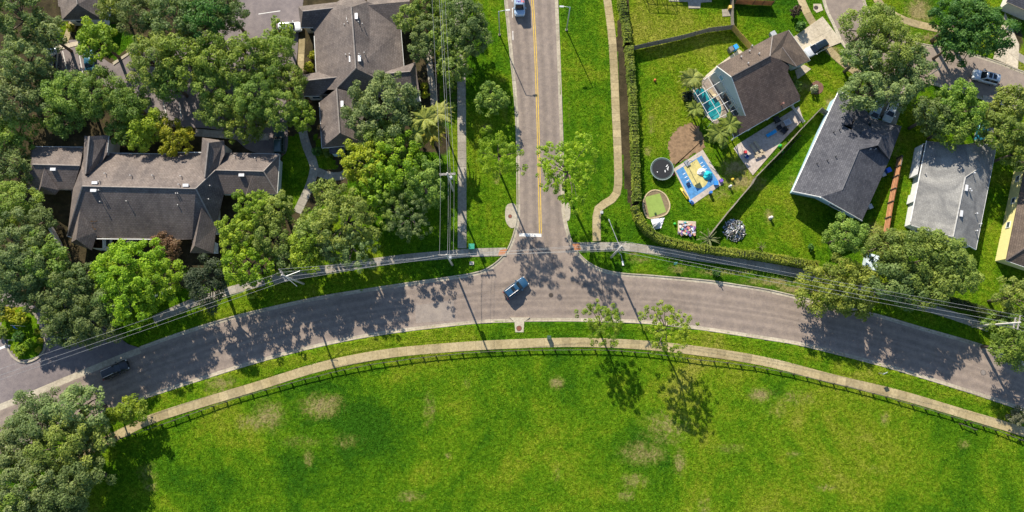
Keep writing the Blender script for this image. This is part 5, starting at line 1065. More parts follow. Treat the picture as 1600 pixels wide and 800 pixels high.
bin_box(737, 386, (1.0, 0.9, 0.8), (0.03, 0.24, 0.15), "green utility cabinet at the west footpath's corner", "utility_cabinet", "cabinet")
bin_box(737, 411.5, (0.75, 0.55, 0.12), (0.42, 0.38, 0.32), "flat concrete meter box in the corner lawn", "meter_box", "box")
bin_box(940, 332, (0.5, 0.5, 0.10), (0.40, 0.40, 0.38), "small round-cornered valve box by the east path's bend", "valve_box", "box")
bin_box(1147, 77, (0.75, 0.8, 1.15), (0.02, 0.22, 0.52), "bright blue wheelie bin behind the brown house", "wheelie_bin", "bin", 0.5)
bin_box(1140, 80, (0.75, 0.8, 1.15), (0.13, 0.13, 0.13), "grey wheelie bin beside the blue one behind the brown house", "wheelie_bin", "bin", 0.5)
bin_box(1206, 56, (0.95, 0.95, 0.9), (0.30, 0.31, 0.32), "grey air-conditioning unit above the brown house's roof edge", "air_conditioner", "appliance", 0.5)
bin_box(1384, 268, (0.75, 0.8, 1.15), (0.02, 0.10, 0.50), "deep blue wheelie bin beside the slate house", "wheelie_bin", "bin", 0.4)
bin_box(1378, 274, (0.7, 0.7, 0.7), (0.40, 0.40, 0.38), "pale air-conditioning unit beside the slate house's wall", "air_conditioner", "appliance", 0.4)
bin_box(1357, 324, (0.7, 0.8, 0.8), (0.45, 0.45, 0.44), "pale box unit near the slate house's lower corner", "air_conditioner", "appliance", 0.4)
bin_box(1356, 411, (1.9, 2.6, 1.5), (0.50, 0.58, 0.62), "white-roofed garden shed half under the rounded olive tree", "garden_shed", "shed", -0.3)
bin_box(1139, 14, (0.5, 0.5, 0.9), (0.60, 0.42, 0.10), "yellow barrel beside the short grey fence", "barrel", "barrel")

# ================================================================== vehicles
def ring(z, x0, x1, hw, r, n=4):
    r = min(r, hw*0.95, (x1-x0)/2*0.95); out = []
    for cx, cy, a0 in ((x1-r, hw-r, 0), (x0+r, hw-r, 90), (x0+r, -hw+r, 180), (x1-r, -hw+r, 270)):
        for k in range(n+1): a = math.radians(a0+90*k/n); out.append(Vector((cx+r*math.cos(a), cy+r*math.sin(a), z)))
    return out
def loft(rings):
    m = len(rings[0]); vs = [v for r in rings for v in r]; fs = []
    for i in range(len(rings)-1):
        for k in range(m): fs.append((i*m+k, i*m+(k+1) % m, (i+1)*m+(k+1) % m, (i+1)*m+k))
    fs.append(tuple(range(m-1, -1, -1))); fs.append(tuple(range((len(rings)-1)*m, len(rings)*m))); return vs, fs
KINDS = {  # L, W, belt z, roof z, cabin base x (rear, front from ends), cabin top x (rear, front)
 "suv": (4.75, 1.90, 1.02, 1.72, 0.06, 1.30, 0.30, 2.00), "sedan": (4.75, 1.84, 0.92, 1.42, 0.72, 1.25, 1.35, 2.05), "van": (6.0, 2.06, 1.15, 2.62, 0.02, 0.95, 0.08, 1.30)}
def carpaint(name, col):
    return simple("paint_"+name, col, 0.28, 0.15, var=0.04, coat=0.6, spec=0.5)
def car(px, py, ang, kind, col, lab, cname, scale=1.0, roofcol=None, sunroof=False, rails=False, z=0.0, bonnet=None, cat="car"):
    L, W, zb, zr, rb, fb, rt, ft = KINDS[kind]; c = g(px, py, z+0.7); c.z = z
    t = thing("delivery_van" if kind == "van" else "car", lab, "van" if kind == "van" else cat, c, rz=ang); t.scale = (scale,)*3
    P = carpaint(cname, col); h = L/2; w = W/2
    body = [ring(0.26, -h+.12, h-.15, w-.10, .35), ring(0.36, -h+.02, h-.04, w-.02, .42), ring(0.62, -h, h, w, .46), ring(zb-.16, -h+.02, h-.05, w, .46), ring(zb-.06, -h+.06, h-.16, w-.04, .46), ring(zb, -h+.14, h-.34, w-.12, .45)]
    v, f = loft(body); part("body", v, f, P, t, True, True)
    lo = [-h+rb, h-fb, w-.09, zb-.02]; hi = [-h+rt, h-ft, w-.26, zr-.10]
    v, f = loft([ring(lo[3], lo[0], lo[1], lo[2], .25), ring(hi[3], hi[0], hi[1], hi[2], .28), ring(zr-.03, hi[0]+.06, hi[1]-.08, hi[2]-.05, .28), ring(zr, hi[0]+.22, hi[1]-.25, hi[2]-.18, .25)])
    part("cabin", v, f, carpaint(cname+"_roof", roofcol) if roofcol else P, t, True, True)
    def glass(nm, q, n):
        q = [Vector(p)+Vector(n)*0.025 for p in q]; part(nm, q, [(0, 1, 2, 3)], M_CARGLASS, t, False, True)
    y0, y1 = lo[2]-.16, hi[2]-.12
    A = lambda u, s, yy: (lo[1]+(hi[1]-lo[1])*u, s*yy, lo[3]+(hi[3]-lo[3])*u); B = lambda u, s, yy: (lo[0]+(hi[0]-lo[0])*u, s*yy, lo[3]+(hi[3]-lo[3])*u)
    glass("windshield", [A(.06, -1, y0), A(.06, 1, y0), A(.98, 1, y1), A(.98, -1, y1)], (.6, 0, .8))
    glass("rear_window", [B(.30, 1, y0), B(.30, -1, y0), B(.95, -1, y1), B(.95, 1, y1)], (-.7, 0, .7))
    S = lambda x, u, s: (x, s*(lo[2]+(hi[2]-lo[2])*u), lo[3]+(hi[3]-lo[3])*u)
    xm = (lo[0]+lo[1])/2+.05
    for s in (-1, 1):
        if kind != "van":
            glass("side_window", [S(xm+.06, .12, s), S(lo[1]-.45, .12, s), S(hi[1]-.12, .92, s), S(xm+.06, .92, s)], (0, s, .3)); glass("side_window", [S(lo[0]+.45, .12, s), S(xm-.06, .12, s), S(xm-.06, .92, s), S(hi[0]+.2, .92, s)], (0, s, .3))
        else: glass("side_window", [S(lo[1]-1.1, .12, s), S(lo[1]-.3, .12, s), S(lo[1]-.6, .5, s), S(lo[1]-1.1, .5, s)], (0, s, .3))
        MB().box((lo[1]-.35, s*(w+.10), zb+.10), (.16, .24, .16)).out("mirror", P, t, local=True)
        MB().box((h-.16, s*(w-.30), zb-.22), (.22, .36, .14), s*-.35).out("headlight", M_WHITE, t, local=True)
        MB().box((-h+.08, s*(w-.22), zb-.12), (.12, .26, .16), s*.3).out("tail_light", simple("tail_red", (0.35, 0.02, 0.02), 0.3), t, local=True)
        for x in (h-.95, -h+.95):
            y = s*(w-.12); o = MB().tube([(x, y-.12, .35), (x, y+.12, .35)], .35, 14).out("wheel", M_TYRE, t, local=True); MB().tube([(x, y-.125, .35), (x, y+.125, .35)], .22, 10).out("rim", M_RIM, o, local=True)
    if sunroof:
        for x in sunroof: MB().box((hi[0]+(hi[1]-hi[0])*x, 0, zr+.004), (.62, hi[2]*1.35, .02)).out("sunroof", M_CARGLASS, t, local=True)
    if rails:
        for s in (-1, 1): MB().tube([(hi[0]+.2, s*(hi[2]-.08), zr+.03), (hi[1]-.3, s*(hi[2]-.08), zr+.03)], .035, 5).out("roof_rail", M_RIM, t, local=True)
    if kind == "suv" and bonnet: MB().box((h-.95, 0, zb+.004), (.9, w*1.1, .02)).out("bonnet_panel", carpaint(cname+"_b", bonnet), t, local=True)
    return t
rad = math.radians
car(806, 450, rad(37), "suv", (0.020, 0.075, 0.150), "dark blue estate car turning through the junction", "blue", 0.98, sunroof=(.62,), rails=True, z=RZ)
car(180, 578, rad(26), "suv", (0.010, 0.012, 0.014), "black car driving in the tree shade at left", "black", 1.0, rails=True, z=RZ)
car(1540, 121, rad(164), "suv", (0.66, 0.71, 0.77), "white car with two dark sunroofs on the court street", "white", 1.02, sunroof=(.42, .74), rails=True, z=0.012)
car(1275, 76, rad(209), "suv", (0.70, 0.72, 0.74), "white car with blue-black roof on the brown house's drive", "pearl", 0.98, roofcol=(0.010, 0.020, 0.035), z=0.11)
car(1392, 174, rad(243), "sedan", (0.62, 0.66, 0.70), "white saloon car on the slate house's drive", "white2", 0.95, z=0.11)
car(1368, 176, rad(243), "sedan", (0.45, 0.55, 0.64), "pale car mostly under the oak on the slate house's drive", "white3", 0.95, z=0.11)
car(1535, 205, rad(248), "sedan", (0.02, 0.16, 0.22), "teal car under the trees on the pale grey house's drive", "teal", 0.95, z=0.11)
car(82, 93, rad(95), "suv", (0.12, 0.16, 0.18), "silver-grey car in the shaded stall left of the painted lines", "silver", 1.0, z=0.012)
car(139, 94, rad(100), "sedan", (0.03, 0.12, 0.18), "blue car half under the round yellow-green tree", "blue2", 0.95, z=0.012)
car(436, 223, rad(93), "suv", (0.04, 0.075, 0.075), "dark green car parked at the long block's upper right corner", "green", 0.98, z=0.012)
car(453, 43, rad(5), "suv", (0.70, 0.72, 0.72), "white car parked left of the upper block", "white4", 0.95, z=0.012)
van = car(811.5, 2, rad(-89), "van", (0.42, 0.54, 0.68), "white parcel van coming down the side road at the top edge", "van", 1.0, z=RZ)
def lettering(txt, col, at, size, parent, name):
    cu = bpy.data.curves.new("text", 'FONT'); cu.body = txt; cu.size = size; cu.extrude = 0.006; cu.offset = 0.012; cu.space_character = 0.9
    ob = bpy.data.objects.new("tmp_text", cu); link(ob); dg = bpy.context.evaluated_depsgraph_get(); dg.update()
    me = bpy.data.meshes.new_from_object(ob.evaluated_get(dg)); wd = max(v.co.x for v in me.vertices); bpy.data.objects.remove(ob)
    o = put(name, me, simple("ink_"+txt.lower(), col, 0.5), parent); o.location = at; o.rotation_euler = (0, 0, rad(90)); return wd
w1 = lettering("Fed", (0.05, 0.01, 0.22), (1.30, -0.66, 2.63), 0.66, van, "lettering")
lettering("Ex", (0.62, 0.05, 0.03), (1.30, -0.66+w1+0.05, 2.63), 0.66, van, "lettering")

# ================================================================== back gardens: pool, court, toys
M_PAVER = concrete("pavers", (0.40, 0.34, 0.29), (0.54, 0.47, 0.42)); M_DECK = concrete("pool_deck", (0.25, 0.205, 0.17), (0.34, 0.28, 0.235))
def poly(pl): return [g(*p) for p in pl]
slab("pool_deck", poly([(1079,146),(1085,131),(1119,113),(1157,176),(1118,197)]), -0.03, 0.05, M_DECK)
slab("side_path", poly([(1091,130),(1105,116),(1120,103),(1155,77),(1163,84),(1128,110),(1100,130)]), -0.03, 0.045, M_DRIVE)
M_WATER, n_, l_, b_ = newmat("pool_water"); geo = n_.new("ShaderNodeNewGeometry"); nz = noise(n_, l_, geo.outputs["Position"], 1.4, 3, 0.6, 1.2)
rr = ramp(n_, [(0.3, (0.003, 0.20, 0.24)), (0.7, (0.010, 0.31, 0.34))]); l_.new(nz.outputs[0], rr.inputs[0]); l_.new(rr.outputs[0], b_.inputs["Base Color"]); b_.inputs["Roughness"].default_value = 0.08; bump(n_, l_, nz.outputs[0], 0.15, 0.05, b_)
pool = smoothline([g(*p) for p in [(1084,143),(1091,138.5),(1099,138.6),(1105,144),(1111,153),(1119,155),(1125,162),(1127,173),(1123,184),(1114,187.5),(1104,179),(1095,164),(1087,152)]], 0.35, True)
pc = sum(pool, Vector((0, 0)))/len(pool); pt = thing("swimming_pool", "teal freeform swimming pool under the white screen frame", "pool", (pc.x, pc.y, 0))
part("water", [Vector((p.x, p.y, 0.066)) for p in ccw(pool)], [tuple(range(len(pool)))], M_WATER, pt)
cp = sweep("coping", ccw(pool), [(-0.28, 0.05), (-0.26, 0.10), (0.02, 0.10), (0.03, 0.055)], M_DRIVE, None, None, True)
for v in cp.data.vertices: v.co -= Vector((pc.x, pc.y, 0))
cp.parent = pt
sweep("shallow_step", [Vector((*p,)) for p in [g(1115,184).xy, g(1120,180).xy, g(1124,172).xy]], [(0.35, .07), (-.35, .07)], simple("pool_step", (0.06, 0.42, 0.44), 0.2), None, None).parent = None
st_ = bpy.data.objects["shallow_step"]
for v in st_.data.vertices: v.co -= Vector((pc.x, pc.y, 0))
st_.parent = pt
cage("white-framed pool screen enclosure against the brown house's gable", [(1082,137),(1118,112.5),(1153,169),(1113,190)], 3.0, 3, 4, M_WHITE, 0.05, ((3,0),(3,1),(3,2),(3,3),(3,4)))
def lounger(px, py, z, rz, col, lab, L=1.9):
    c = g(px, py); t = thing("sun_lounger", lab, "lounger", (c.x, c.y, z), rz=rz)
    m = simple("lounger_"+str(int(px)), col, 0.6); MB().box((-.25, 0, .34), (L*.66, .62, .08)).out("seat", m, t, local=True); MB().box((L*.30, 0, .50), (L*.36, .62, .07), 0, 0, -.5).out("backrest", m, t, local=True)
    for x in (-.75, .5):
        for s in (-1, 1): MB().box((x, s*.26, .16), (.06, .06, .32)).out("leg", M_WHITE, t, local=True)
lounger(1112, 147, 0.05, -1.0, (0.45, 0.36, 0.22), "tan lounger on the pool deck")
lounger(1203.5, 210, 0.06, 0.50, (0.01, 0.30, 0.62), "bright blue sun lounger on the paved patio", 2.1)
def chair(px, py, rz, col, lab, z=0.06, s=1.0, name="garden_chair", cat="chair"):
    c = g(px, py); t = thing(name, lab, cat, (c.x, c.y, z), rz=rz); t.scale = (s, s, s); m = simple("chair_"+str(int(px*3)), col, 0.6)
    MB().box((0, 0, .40), (.75, .75, .14)).out("seat", m, t, local=True); MB().box((0, .36, .70), (.75, .12, .55), 0, -.15).out("backrest", m, t, local=True)
    for s_ in (-1, 1):
        MB().box((s_*.38, 0, .56), (.09, .72, .22)).out("armrest", m, t, local=True)
        for y in (-.3, .3): MB().box((s_*.3, y, .17), (.07, .07, .34)).out("leg", m, t, local=True)
chair(1216, 201, 0.5, (0.03, 0.03, 0.035), "small black patio chair nearer the blue lounger"); chair(1223, 206, -0.7, (0.025, 0.025, 0.03), "black patio armchair by the fence planting", s=1.25); chair(1212, 189, 2.0, (0.025, 0.028, 0.03), "black sofa chair under the brown eave", s=1.4); chair(1166, 246, 1.0, (0.015, 0.05, 0.20), "small navy chair on the patio's lower left corner", s=0.8); chair(1133, 158, 0.5, (0.02, 0.02, 0.02), "dark chair on the pool deck by the house wall", z=0.05, s=1.1)
def table(px, py, rz, size, col, lab, z=0.06):
    c = g(px, py); t = thing("garden_table", lab, "table", (c.x, c.y, z), rz=rz); m = simple("table_"+str(int(px)), col, 0.5); w, d = size
    MB().box((0, 0, .62), (w, d, .05)).out("table_top", m, t, local=True); f = MB()
    for s in (-1, 1): f.box((s*(w/2-.05), 0, .665), (.1, d, .04)); f.box((0, s*(d/2-.05), .665), (w-.2, .1, .04))
    f.out("rim", simple("table_rim", (0.52, 0.53, 0.55), 0.5), t, local=True)
    for a in (-1, 1):
        for b in (-1, 1): MB().box((a*(w/2-.1), b*(d/2-.1), .3), (.07, .07, .6)).out("leg", m, t, local=True)
table(1228, 193, 0.45, (1.25, 1.0), (0.30, 0.32, 0.35), "pale square patio table with lighter rim")
slab("patio", poly([(1146,232),(1152,226),(1248,166),(1255,187),(1246,196),(1220,223),(1176,274)]), -0.03, 0.06, M_PAVER)
def woodbench(px, py, rz, lab, L=2.6, z=0.06):
    c = g(px, py); t = thing("timber_bench", lab, "bench", (c.x, c.y, z), rz=rz); m = simple("pale_timber", (0.44, 0.36, 0.24), 0.8, var=0.15, objvar=0.08)
    for k in (-1, 0, 1): MB().box((0, k*.16, .44), (L, .14, .05)).out("slat", m, t, local=True)
    for s in (-1, 1): MB().box((s*(L/2-.2), 0, .2), (.1, .42, .42)).out("leg", m, t, local=True)
woodbench(1184, 231, -1.0, "pale timber bench on the patio, right of the pair"); woodbench(1177, 234, -1.0, "narrow timber bench on the patio, left of the pair", 2.2); woodbench(1186, 243, 0.42, "wide low timber bench on the patio's sunny edge", 2.0)
def crumple(px, py, R, h, lab, name, cat, cols, n, z=0.05, seed=0, sz=0.5):
    """a heap of thin scrap sheets"""
    rng = np.random.default_rng(seed); c = g(px, py); t = thing(name, lab, cat, (c.x, c.y, z))
    for ci, col in enumerate(cols):
        m = max(3, n//len(cols)); r = R*np.sqrt(rng.random(m)); a = rng.uniform(0, 6.28, m); C = np.stack([r*np.cos(a), r*np.sin(a), h*(1-(r/R)**2)*rng.random(m)+.05], 1)
        V, F, T = leaves(C, unit(m, rng), np.zeros(m), sz, rng, np.zeros(m), 0.5, 0.6, 0.35); V[:, 2] = np.maximum(V[:, 2], 0.02)
        o = put("piece", npmesh("piece", V, F), simple(f"{name}_{ci}", col, 0.45, 0.2), t); o["kind"] = "stuff"
crumple(1147, 360, 2.0, 0.9, "heap of silvery scrap and branches by the yard fence", "scrap_heap", "heap", [(0.55, 0.56, 0.60), (0.28, 0.27, 0.26), (0.66, 0.66, 0.66), (0.10, 0.08, 0.07), (0.35, 0.40, 0.48)], 420, seed=3, sz=0.6)
# draped white sheet
rng_ = random.Random(5); c = g(1027, 350); t = thing("white_tarpaulin", "crumpled white tarpaulin below the putting green", "tarpaulin", c); N_ = 9
V_ = []; 
for j in range(N_):
    for i in range(N_):
        u, v = i/(N_-1), j/(N_-1); x = (u-.5)*2.5*(1-.45*(1-v))+.15*(v-.5); y = (v-.5)*1.9+.3*(u-.4); V_.append(Vector((x, y, 0.06+0.75*max(0, 1-((u-.35)**2+(v-.5)**2)*5)+rng_.uniform(0, .13))))
part("cloth", V_, [(j*N_+i, j*N_+i+1, (j+1)*N_+i+1, (j+1)*N_+i) for j in range(N_-1) for i in range(N_-1)], simple("white_cloth", (0.66, 0.66, 0.70), 0.8), t, False, True)
# putting green
egg = smoothline([g(*p) for p in [(1005,316),(1012,302),(1024,297),(1038,303),(1046,318),(1044,330),(1036,337),(1014,341),(1007,332)]], 0.4, True)
pg = sheet("putting_green_bed", egg, 0.012, simple("bed_soil", (0.20, 0.15, 0.085), 0.9, var=0.3, scale=2))
sweep("green_edging", ccw(egg), [(-.12, 0.0), (-.12, .09), (.10, .09), (.10, 0.0)], simple("edging_stone", (0.48, 0.38, 0.22), 0.8, var=0.2), None, "structure", True)
sheet("putting_green", poly([(1007.5,308),(1031,302),(1041,331),(1015,340)]), 0.03, simple("artificial_turf", (0.24, 0.33, 0.07), 0.9, var=0.10, scale=1.2))
bin_box(1024, 334, (0.35, 0.3, 0.15), (0.03, 0.06, 0.02), "tiny dark cup marker on the putting green", "cup_marker", "marker")
# basketball court
EXCL.append([tuple(g(*p)[:2]) for p in [(1098,233),(1132,286),(1081,322),(1051,264)]]); cc = g(1091, 277); ct = thing("basketball_court", "blue and yellow backyard basketball court with a pale paver border", "court", (cc.x, cc.y, 0))
MB().prism(ccw([p.xy for p in poly([(1098,234),(1131,286),(1081,321),(1052,264)])]), -0.03, 0.04).out("border", M_PAVER, ct)
A4 = [g(*p) for p in [(1062,262),(1096,243),(1122,283),(1079,312)]]; A4[0] = g(1056,267)
cq = lambda u, v: (A4[0]*(1-u)+A4[1]*u)*(1-v)+(A4[3]*(1-u)+A4[2]*u)*v
def csheet(nm, P_, z, m): part(nm, [Vector((p.x, p.y, z)) for p in ccw(P_)], [tuple(range(len(P_)))], m, ct)
M_CB = simple("court_blue", (0.065, 0.22, 0.44), 0.7, var=0.28, scale=1.5); M_CY = simple("court_yellow", (0.52, 0.44, 0.16), 0.7, var=0.2, scale=1.5)
csheet("court_surface", [cq(0, 0), cq(1, 0), cq(1, 1), cq(0, 1)], 0.046, M_CB)
key = [cq(.28, .02), cq(.80, .02), cq(.80, .66)]+[cq(.54+.26*math.cos(a), .66+.24*math.sin(a)) for a in [math.pi*k/10 for k in range(1, 10)]]+[cq(.28, .66)]
csheet("key", key, 0.051, M_CY)
for k in range(4):
    for u in (.20, .86): csheet("tick_mark", [cq(u-.05, .2+.12*k), cq(u+.05, .2+.12*k), cq(u+.05, .222+.12*k), cq(u-.05, .222+.12*k)], 0.055, M_WHITE)
hp = g(1073, 255); hoop = thing("basketball_hoop", "portable basketball hoop standing at the court's upper edge", "hoop", (hp.x, hp.y, 0.045), rz=rad(-58))
MB().prism([(-.5, -.4), (.6, -.4), (.6, .4), (-.5, .4)], 0, .22).out("base", simple("hoop_base", (0.25, 0.26, 0.28), 0.6), hoop, local=True)
MB().tube([(0, 0, .2), (.1, 0, 1.8), (.5, 0, 2.7)], .05, 6).out("post", simple("black_steel", (0.03, 0.03, 0.03), 0.5), hoop, local=True)
MB().box((.62, 0, 2.85), (.05, 1.15, .75)).out("backboard", simple("board_blue", (0.10, 0.30, 0.60), 0.4), hoop, local=True)
MB().tube([(.9+.23*math.cos(a), .23*math.sin(a), 2.6) for a in [2*math.pi*k/14 for k in range(15)]], .02, 5).out("rim", simple("hoop_orange", (0.6, 0.15, 0.03), 0.5), hoop, local=True)
# turquoise play tent with white side
c = g(1103, 272); t = thing("play_tent", "collapsed turquoise and white play tent on the court", "tent", (c.x, c.y, 0.05))
for nm, col, dx, dy, R_, hh, sd in (("canopy", (0.01, 0.45, 0.50), .25, -.25, .85, .95, 1), ("side_panel", (0.62, 0.62, 0.64), -.75, .35, .75, .7, 2)):
    rg = random.Random(sd); vs = []; fs = []; n1, n2 = 14, 5
    for i in range(n2+1):
        for k in range(n1):
            a = 2*math.pi*k/n1; rr_ = R_*(1-(i/n2)**1.5)*rg.uniform(.75, 1.15)+.02; vs.append(Vector((dx+rr_*math.cos(a)*1.1, dy+rr_*math.sin(a), hh*(i/n2)*rg.uniform(.85, 1.1)+.01)))
    for i in range(n2):
        for k in range(n1): fs.append((i*n1+k, i*n1+(k+1) % n1, (i+1)*n1+(k+1) % n1, (i+1)*n1+k))
    part(nm, vs, fs, simple("tent_"+nm, col, 0.6), t, False, True)
def kayak(px, py, rz, L, col, lab):
    c = g(px, py); t = thing("toy_slide", lab, "toy", (c.x, c.y, 0.05), rz=rz); b = MB(); m = simple("toy_"+str(int(px)), col, 0.4)
    b.add(*loft([ring(0.0, -L/2+.1, L/2-.1, .18, .18), ring(.16, -L/2, L/2, .27, .27), ring(.28, -L/2+.05, L/2-.05, .24, .24)])); b.out("body", m, t, True, True)
    MB().add(*loft([ring(.27, -L/4, L/4, .13, .13), ring(.31, -L/4+.03, L/4-.03, .11, .11)])).out("seat", simple("toy_seat", (0.05, 0.05, 0.06), 0.6), t, local=True)
kayak(1069, 303, rad(-58), 2.5, (0.62, 0.46, 0.02), "yellow plastic slide lying on the court's left border"); kayak(1080, 316, rad(-40), 1.0, (0.01, 0.16, 0.55), "short blue plastic toy at the court's lower corner")
bin_box(1118, 287, (0.7, 0.7, 0.55), (0.03, 0.20, 0.55), "blue toy box at the court's right corner", "toy_box", "box"); bin_box(1126, 283, (0.6, 0.5, 0.5), (0.16, 0.08, 0.36), "purple toy box at the court's right corner", "toy_box", "box", 0.5); bin_box(1075, 288, (0.6, 0.5, 0.35), (0.01, 0.02, 0.06), "dark box beside the yellow key on the court", "toy_box", "box", 0.5); bin_box(1109, 302, (0.4, 0.4, 1.0), (0.03, 0.14, 0.42), "blue upright toy post on the lawn below the court", "toy_post", "toy"); bin_box(1164, 238, (0.5, 0.45, 0.35), (0.45, 0.04, 0.05), "small red toy on the patio", "toy_box", "box"); bin_box(1052, 273, (0.35, 0.3, 0.3), (0.40, 0.03, 0.06), "small red toy between trampoline and court", "toy_box", "box")
# trampoline
c = g(1033, 266); t = thing("trampoline", "round black trampoline with grey-green rim on the play lawn", "trampoline", c); TR = 2.0
circ = lambda r, z, n=28: [(r*math.cos(2*math.pi*k/n), r*math.sin(2*math.pi*k/n), z) for k in range(n+1)]
MB().lathe((0, 0, 0.86), [(TR-.22, 0), (TR-.22, .02)], 28).out("mat", simple("tramp_mat", (0.012, 0.013, 0.016), 0.7), t, local=True)
vs = []; fs = []; n = 28
for k in range(n):
    a = 2*math.pi*k/n
    for r_, z_0 in ((TR-.24, .90), (TR+.02, .91), (TR+.02, .84)): vs.append(Vector((r_*math.cos(a), r_*math.sin(a), z_0)))
for k in range(n):
    j = (k+1) % n; fs += [(3*k, 3*k+1, 3*j+1, 3*j), (3*k+1, 3*k+2, 3*j+2, 3*j+1)]
part("pad", vs, fs, simple("tramp_pad", (0.05, 0.07, 0.07), 0.6), t, False, True)
MB().tube(circ(TR+.06, .9), .06, 6, False).out("frame", simple("tramp_frame", (0.38, 0.46, 0.42), 0.4, 0.3), t, local=True)
for k in range(6):
    a = 2*math.pi*k/6+.2; x, y = (TR+.05)*math.cos(a), (TR+.05)*math.sin(a); MB().tube([(x, y, 0), (x, y, .9)], .04, 6).out("leg", M_STEEL, t, local=True)
for k, (dx, dy, l) in enumerate(((.85, .55, .5), (1.05, .2, .45), (.5, -.45, .4), (.95, -.1, .4), (-.9, -.6, .2))): MB().box((dx, dy, .93), (l, .16, .08), .9+k*.4).out("toy", M_WHITE, t, local=True)
# play mat with toys
c = g(1073, 357); t = thing("play_mat", "square play mat strewn with bright toys on the lower lawn", "mat", (c.x, c.y, 0.02), rz=-0.05)
MB().box((0, .1, .06), (3.2, 2.5, .1)).out("mat", simple("mat_cloth", (0.50, 0.40, 0.30), 0.8, var=0.3, scale=3), t, local=True)
rg = random.Random(9)
for k in range(46):
    col = rg.choice([(0.62, 0.60, 0.66), (0.40, 0.44, 0.62), (0.50, 0.30, 0.22), (0.10, 0.40, 0.42), (0.12, 0.12, 0.30), (0.55, 0.20, 0.15), (0.62, 0.52, 0.40), (0.25, 0.10, 0.28), (0.68, 0.68, 0.68)])
    x, y = rg.uniform(-1.4, 1.4), rg.uniform(-1.3, 1.1); MB().box((x, y, .11+rg.uniform(.05, .2)), (rg.uniform(.2, .55), rg.uniform(.2, .5), rg.uniform(.12, .4)), rg.uniform(0, 3)).out("toy", simple("toycol_%d" % (int(col[0]*100)), col, 0.5), t, local=True)
def ornament(px, py, h, r, col, lab, name="garden_ornament", cat="ornament"):
    c = g(px, py); t = thing(name, lab, cat, c); m = simple("orn_"+str(int(px)), col, 0.6)
    MB().lathe((0, 0, 0), [(r*.9, 0), (r, h*.15), (r*.55, h*.4), (r*.7, h*.62)], 10).out("body", m, t, True, True); MB().lathe((0, 0, h*.6), [(r*.4, 0), (r*.85, h*.14), (r*.8, h*.28), (r*.3, h*.4)], 10).out("head", m, t, True, True)
ornament(1203, 341, 1.1, .34, (0.66, 0.62, 0.55), "pale stone ornament alone on the slate house's lawn"); ornament(1140, 292, 1.0, .26, (0.62, 0.60, 0.58), "small white ornament on the bare soil by the yard fence"); ornament(1144, 281, .6, .28, (0.65, 0.45, 0.04), "yellow ball ornament on the bare soil by the patio"); ornament(1023, 126, .5, .26, (0.55, 0.15, 0.04), "small orange toy alone on the top lawn"); ornament(1054, 350, .4, .26, (0.05, 0.45, 0.06), "small green toy beside the play mat"); ornament(1218, 229, .7, .34, (0.03, 0.38, 0.05), "upper bright green planter by the patio fence", "planter", "planter"); ornament(1221, 238, .6, .36, (0.10, 0.30, 0.04), "lower green planter behind the patio fence", "planter", "planter"); ornament(1274, 137, .5, .5, (0.60, 0.60, 0.58), "white stone ornament on the round mulch bed"); ornament(1246, 300, 0.8, 0.3, (0.30, 0.12, 0.08), "rusty pot at the slate house's left corner", "planter", "planter")
sheet("mulch_bed", smoothline([g(*p) for p in [(1267,133),(1276,126),(1286,133),(1284,144),(1272,147)]], 0.3, True), 0.012, simple("bed_mulch", (0.16, 0.085, 0.06), 0.9, var=0.3))
# blue flag and slim signs on the entrance island
def flag(px, py, h, col, lab, ang):
    c = g(px, py); t = thing("flag", lab, "flag", c); MB().tube([(0, 0, 0), (0, 0, h)], [.04, .025], 6).out("post", M_WHITE, t, local=True); n = 6
    vs = []; 
    for i in range(n+1):
        u = i/n; vs += [Vector((u*.9*math.cos(ang), u*.9*math.sin(ang)+.09*math.sin(u*7), h-.05-.1*u)), Vector((u*.9*math.cos(ang)+.1, u*.9*math.sin(ang)-.22+.09*math.sin(u*7+1), h-.7-.15*u))]
    part("cloth", vs, [(2*i, 2*i+1, 2*i+3, 2*i+2) for i in range(n)], simple("flag_blue", (0.01, 0.10, 0.50), 0.7), t, False, True)
flag(40, 510, 3.6, (0.01, 0.08, 0.4), "blue flag on a leaning white pole over the entrance island", -0.6)
sign(30, 532, 2.6, 0.18, 0.5, (0.55, 0.55, 0.55), "thin white post sign on the entrance island")
# garden wall of the left block's court
cw = [g(*p) for p in [(62,330),(80,352),(94,378),(100,392)]]; wt = thing("garden_wall", "low pale garden wall at the block's left court", "wall", cw[0])
for a, b in zip(cw, cw[1:]):
    d = b-a; MB().box((a+b)/2+Vector((0, 0, .6)), (d.length-.02, .35, 1.2), math.atan2(d.y, d.x)).out("wall_section", M_WCREAM, wt)
cw = [g(*p) for p in [(228,470),(250,460),(272,450)]]; wt = thing("garden_wall", "low white boundary wall below the vivid pines", "wall", cw[0])
for a, b in zip(cw, cw[1:]):
    d = b-a; MB().box((a+b)/2+Vector((0, 0, .5)), (d.length-.02, .3, 1.0), math.atan2(d.y, d.x)).out("wall_section", M_WCREAM, wt)

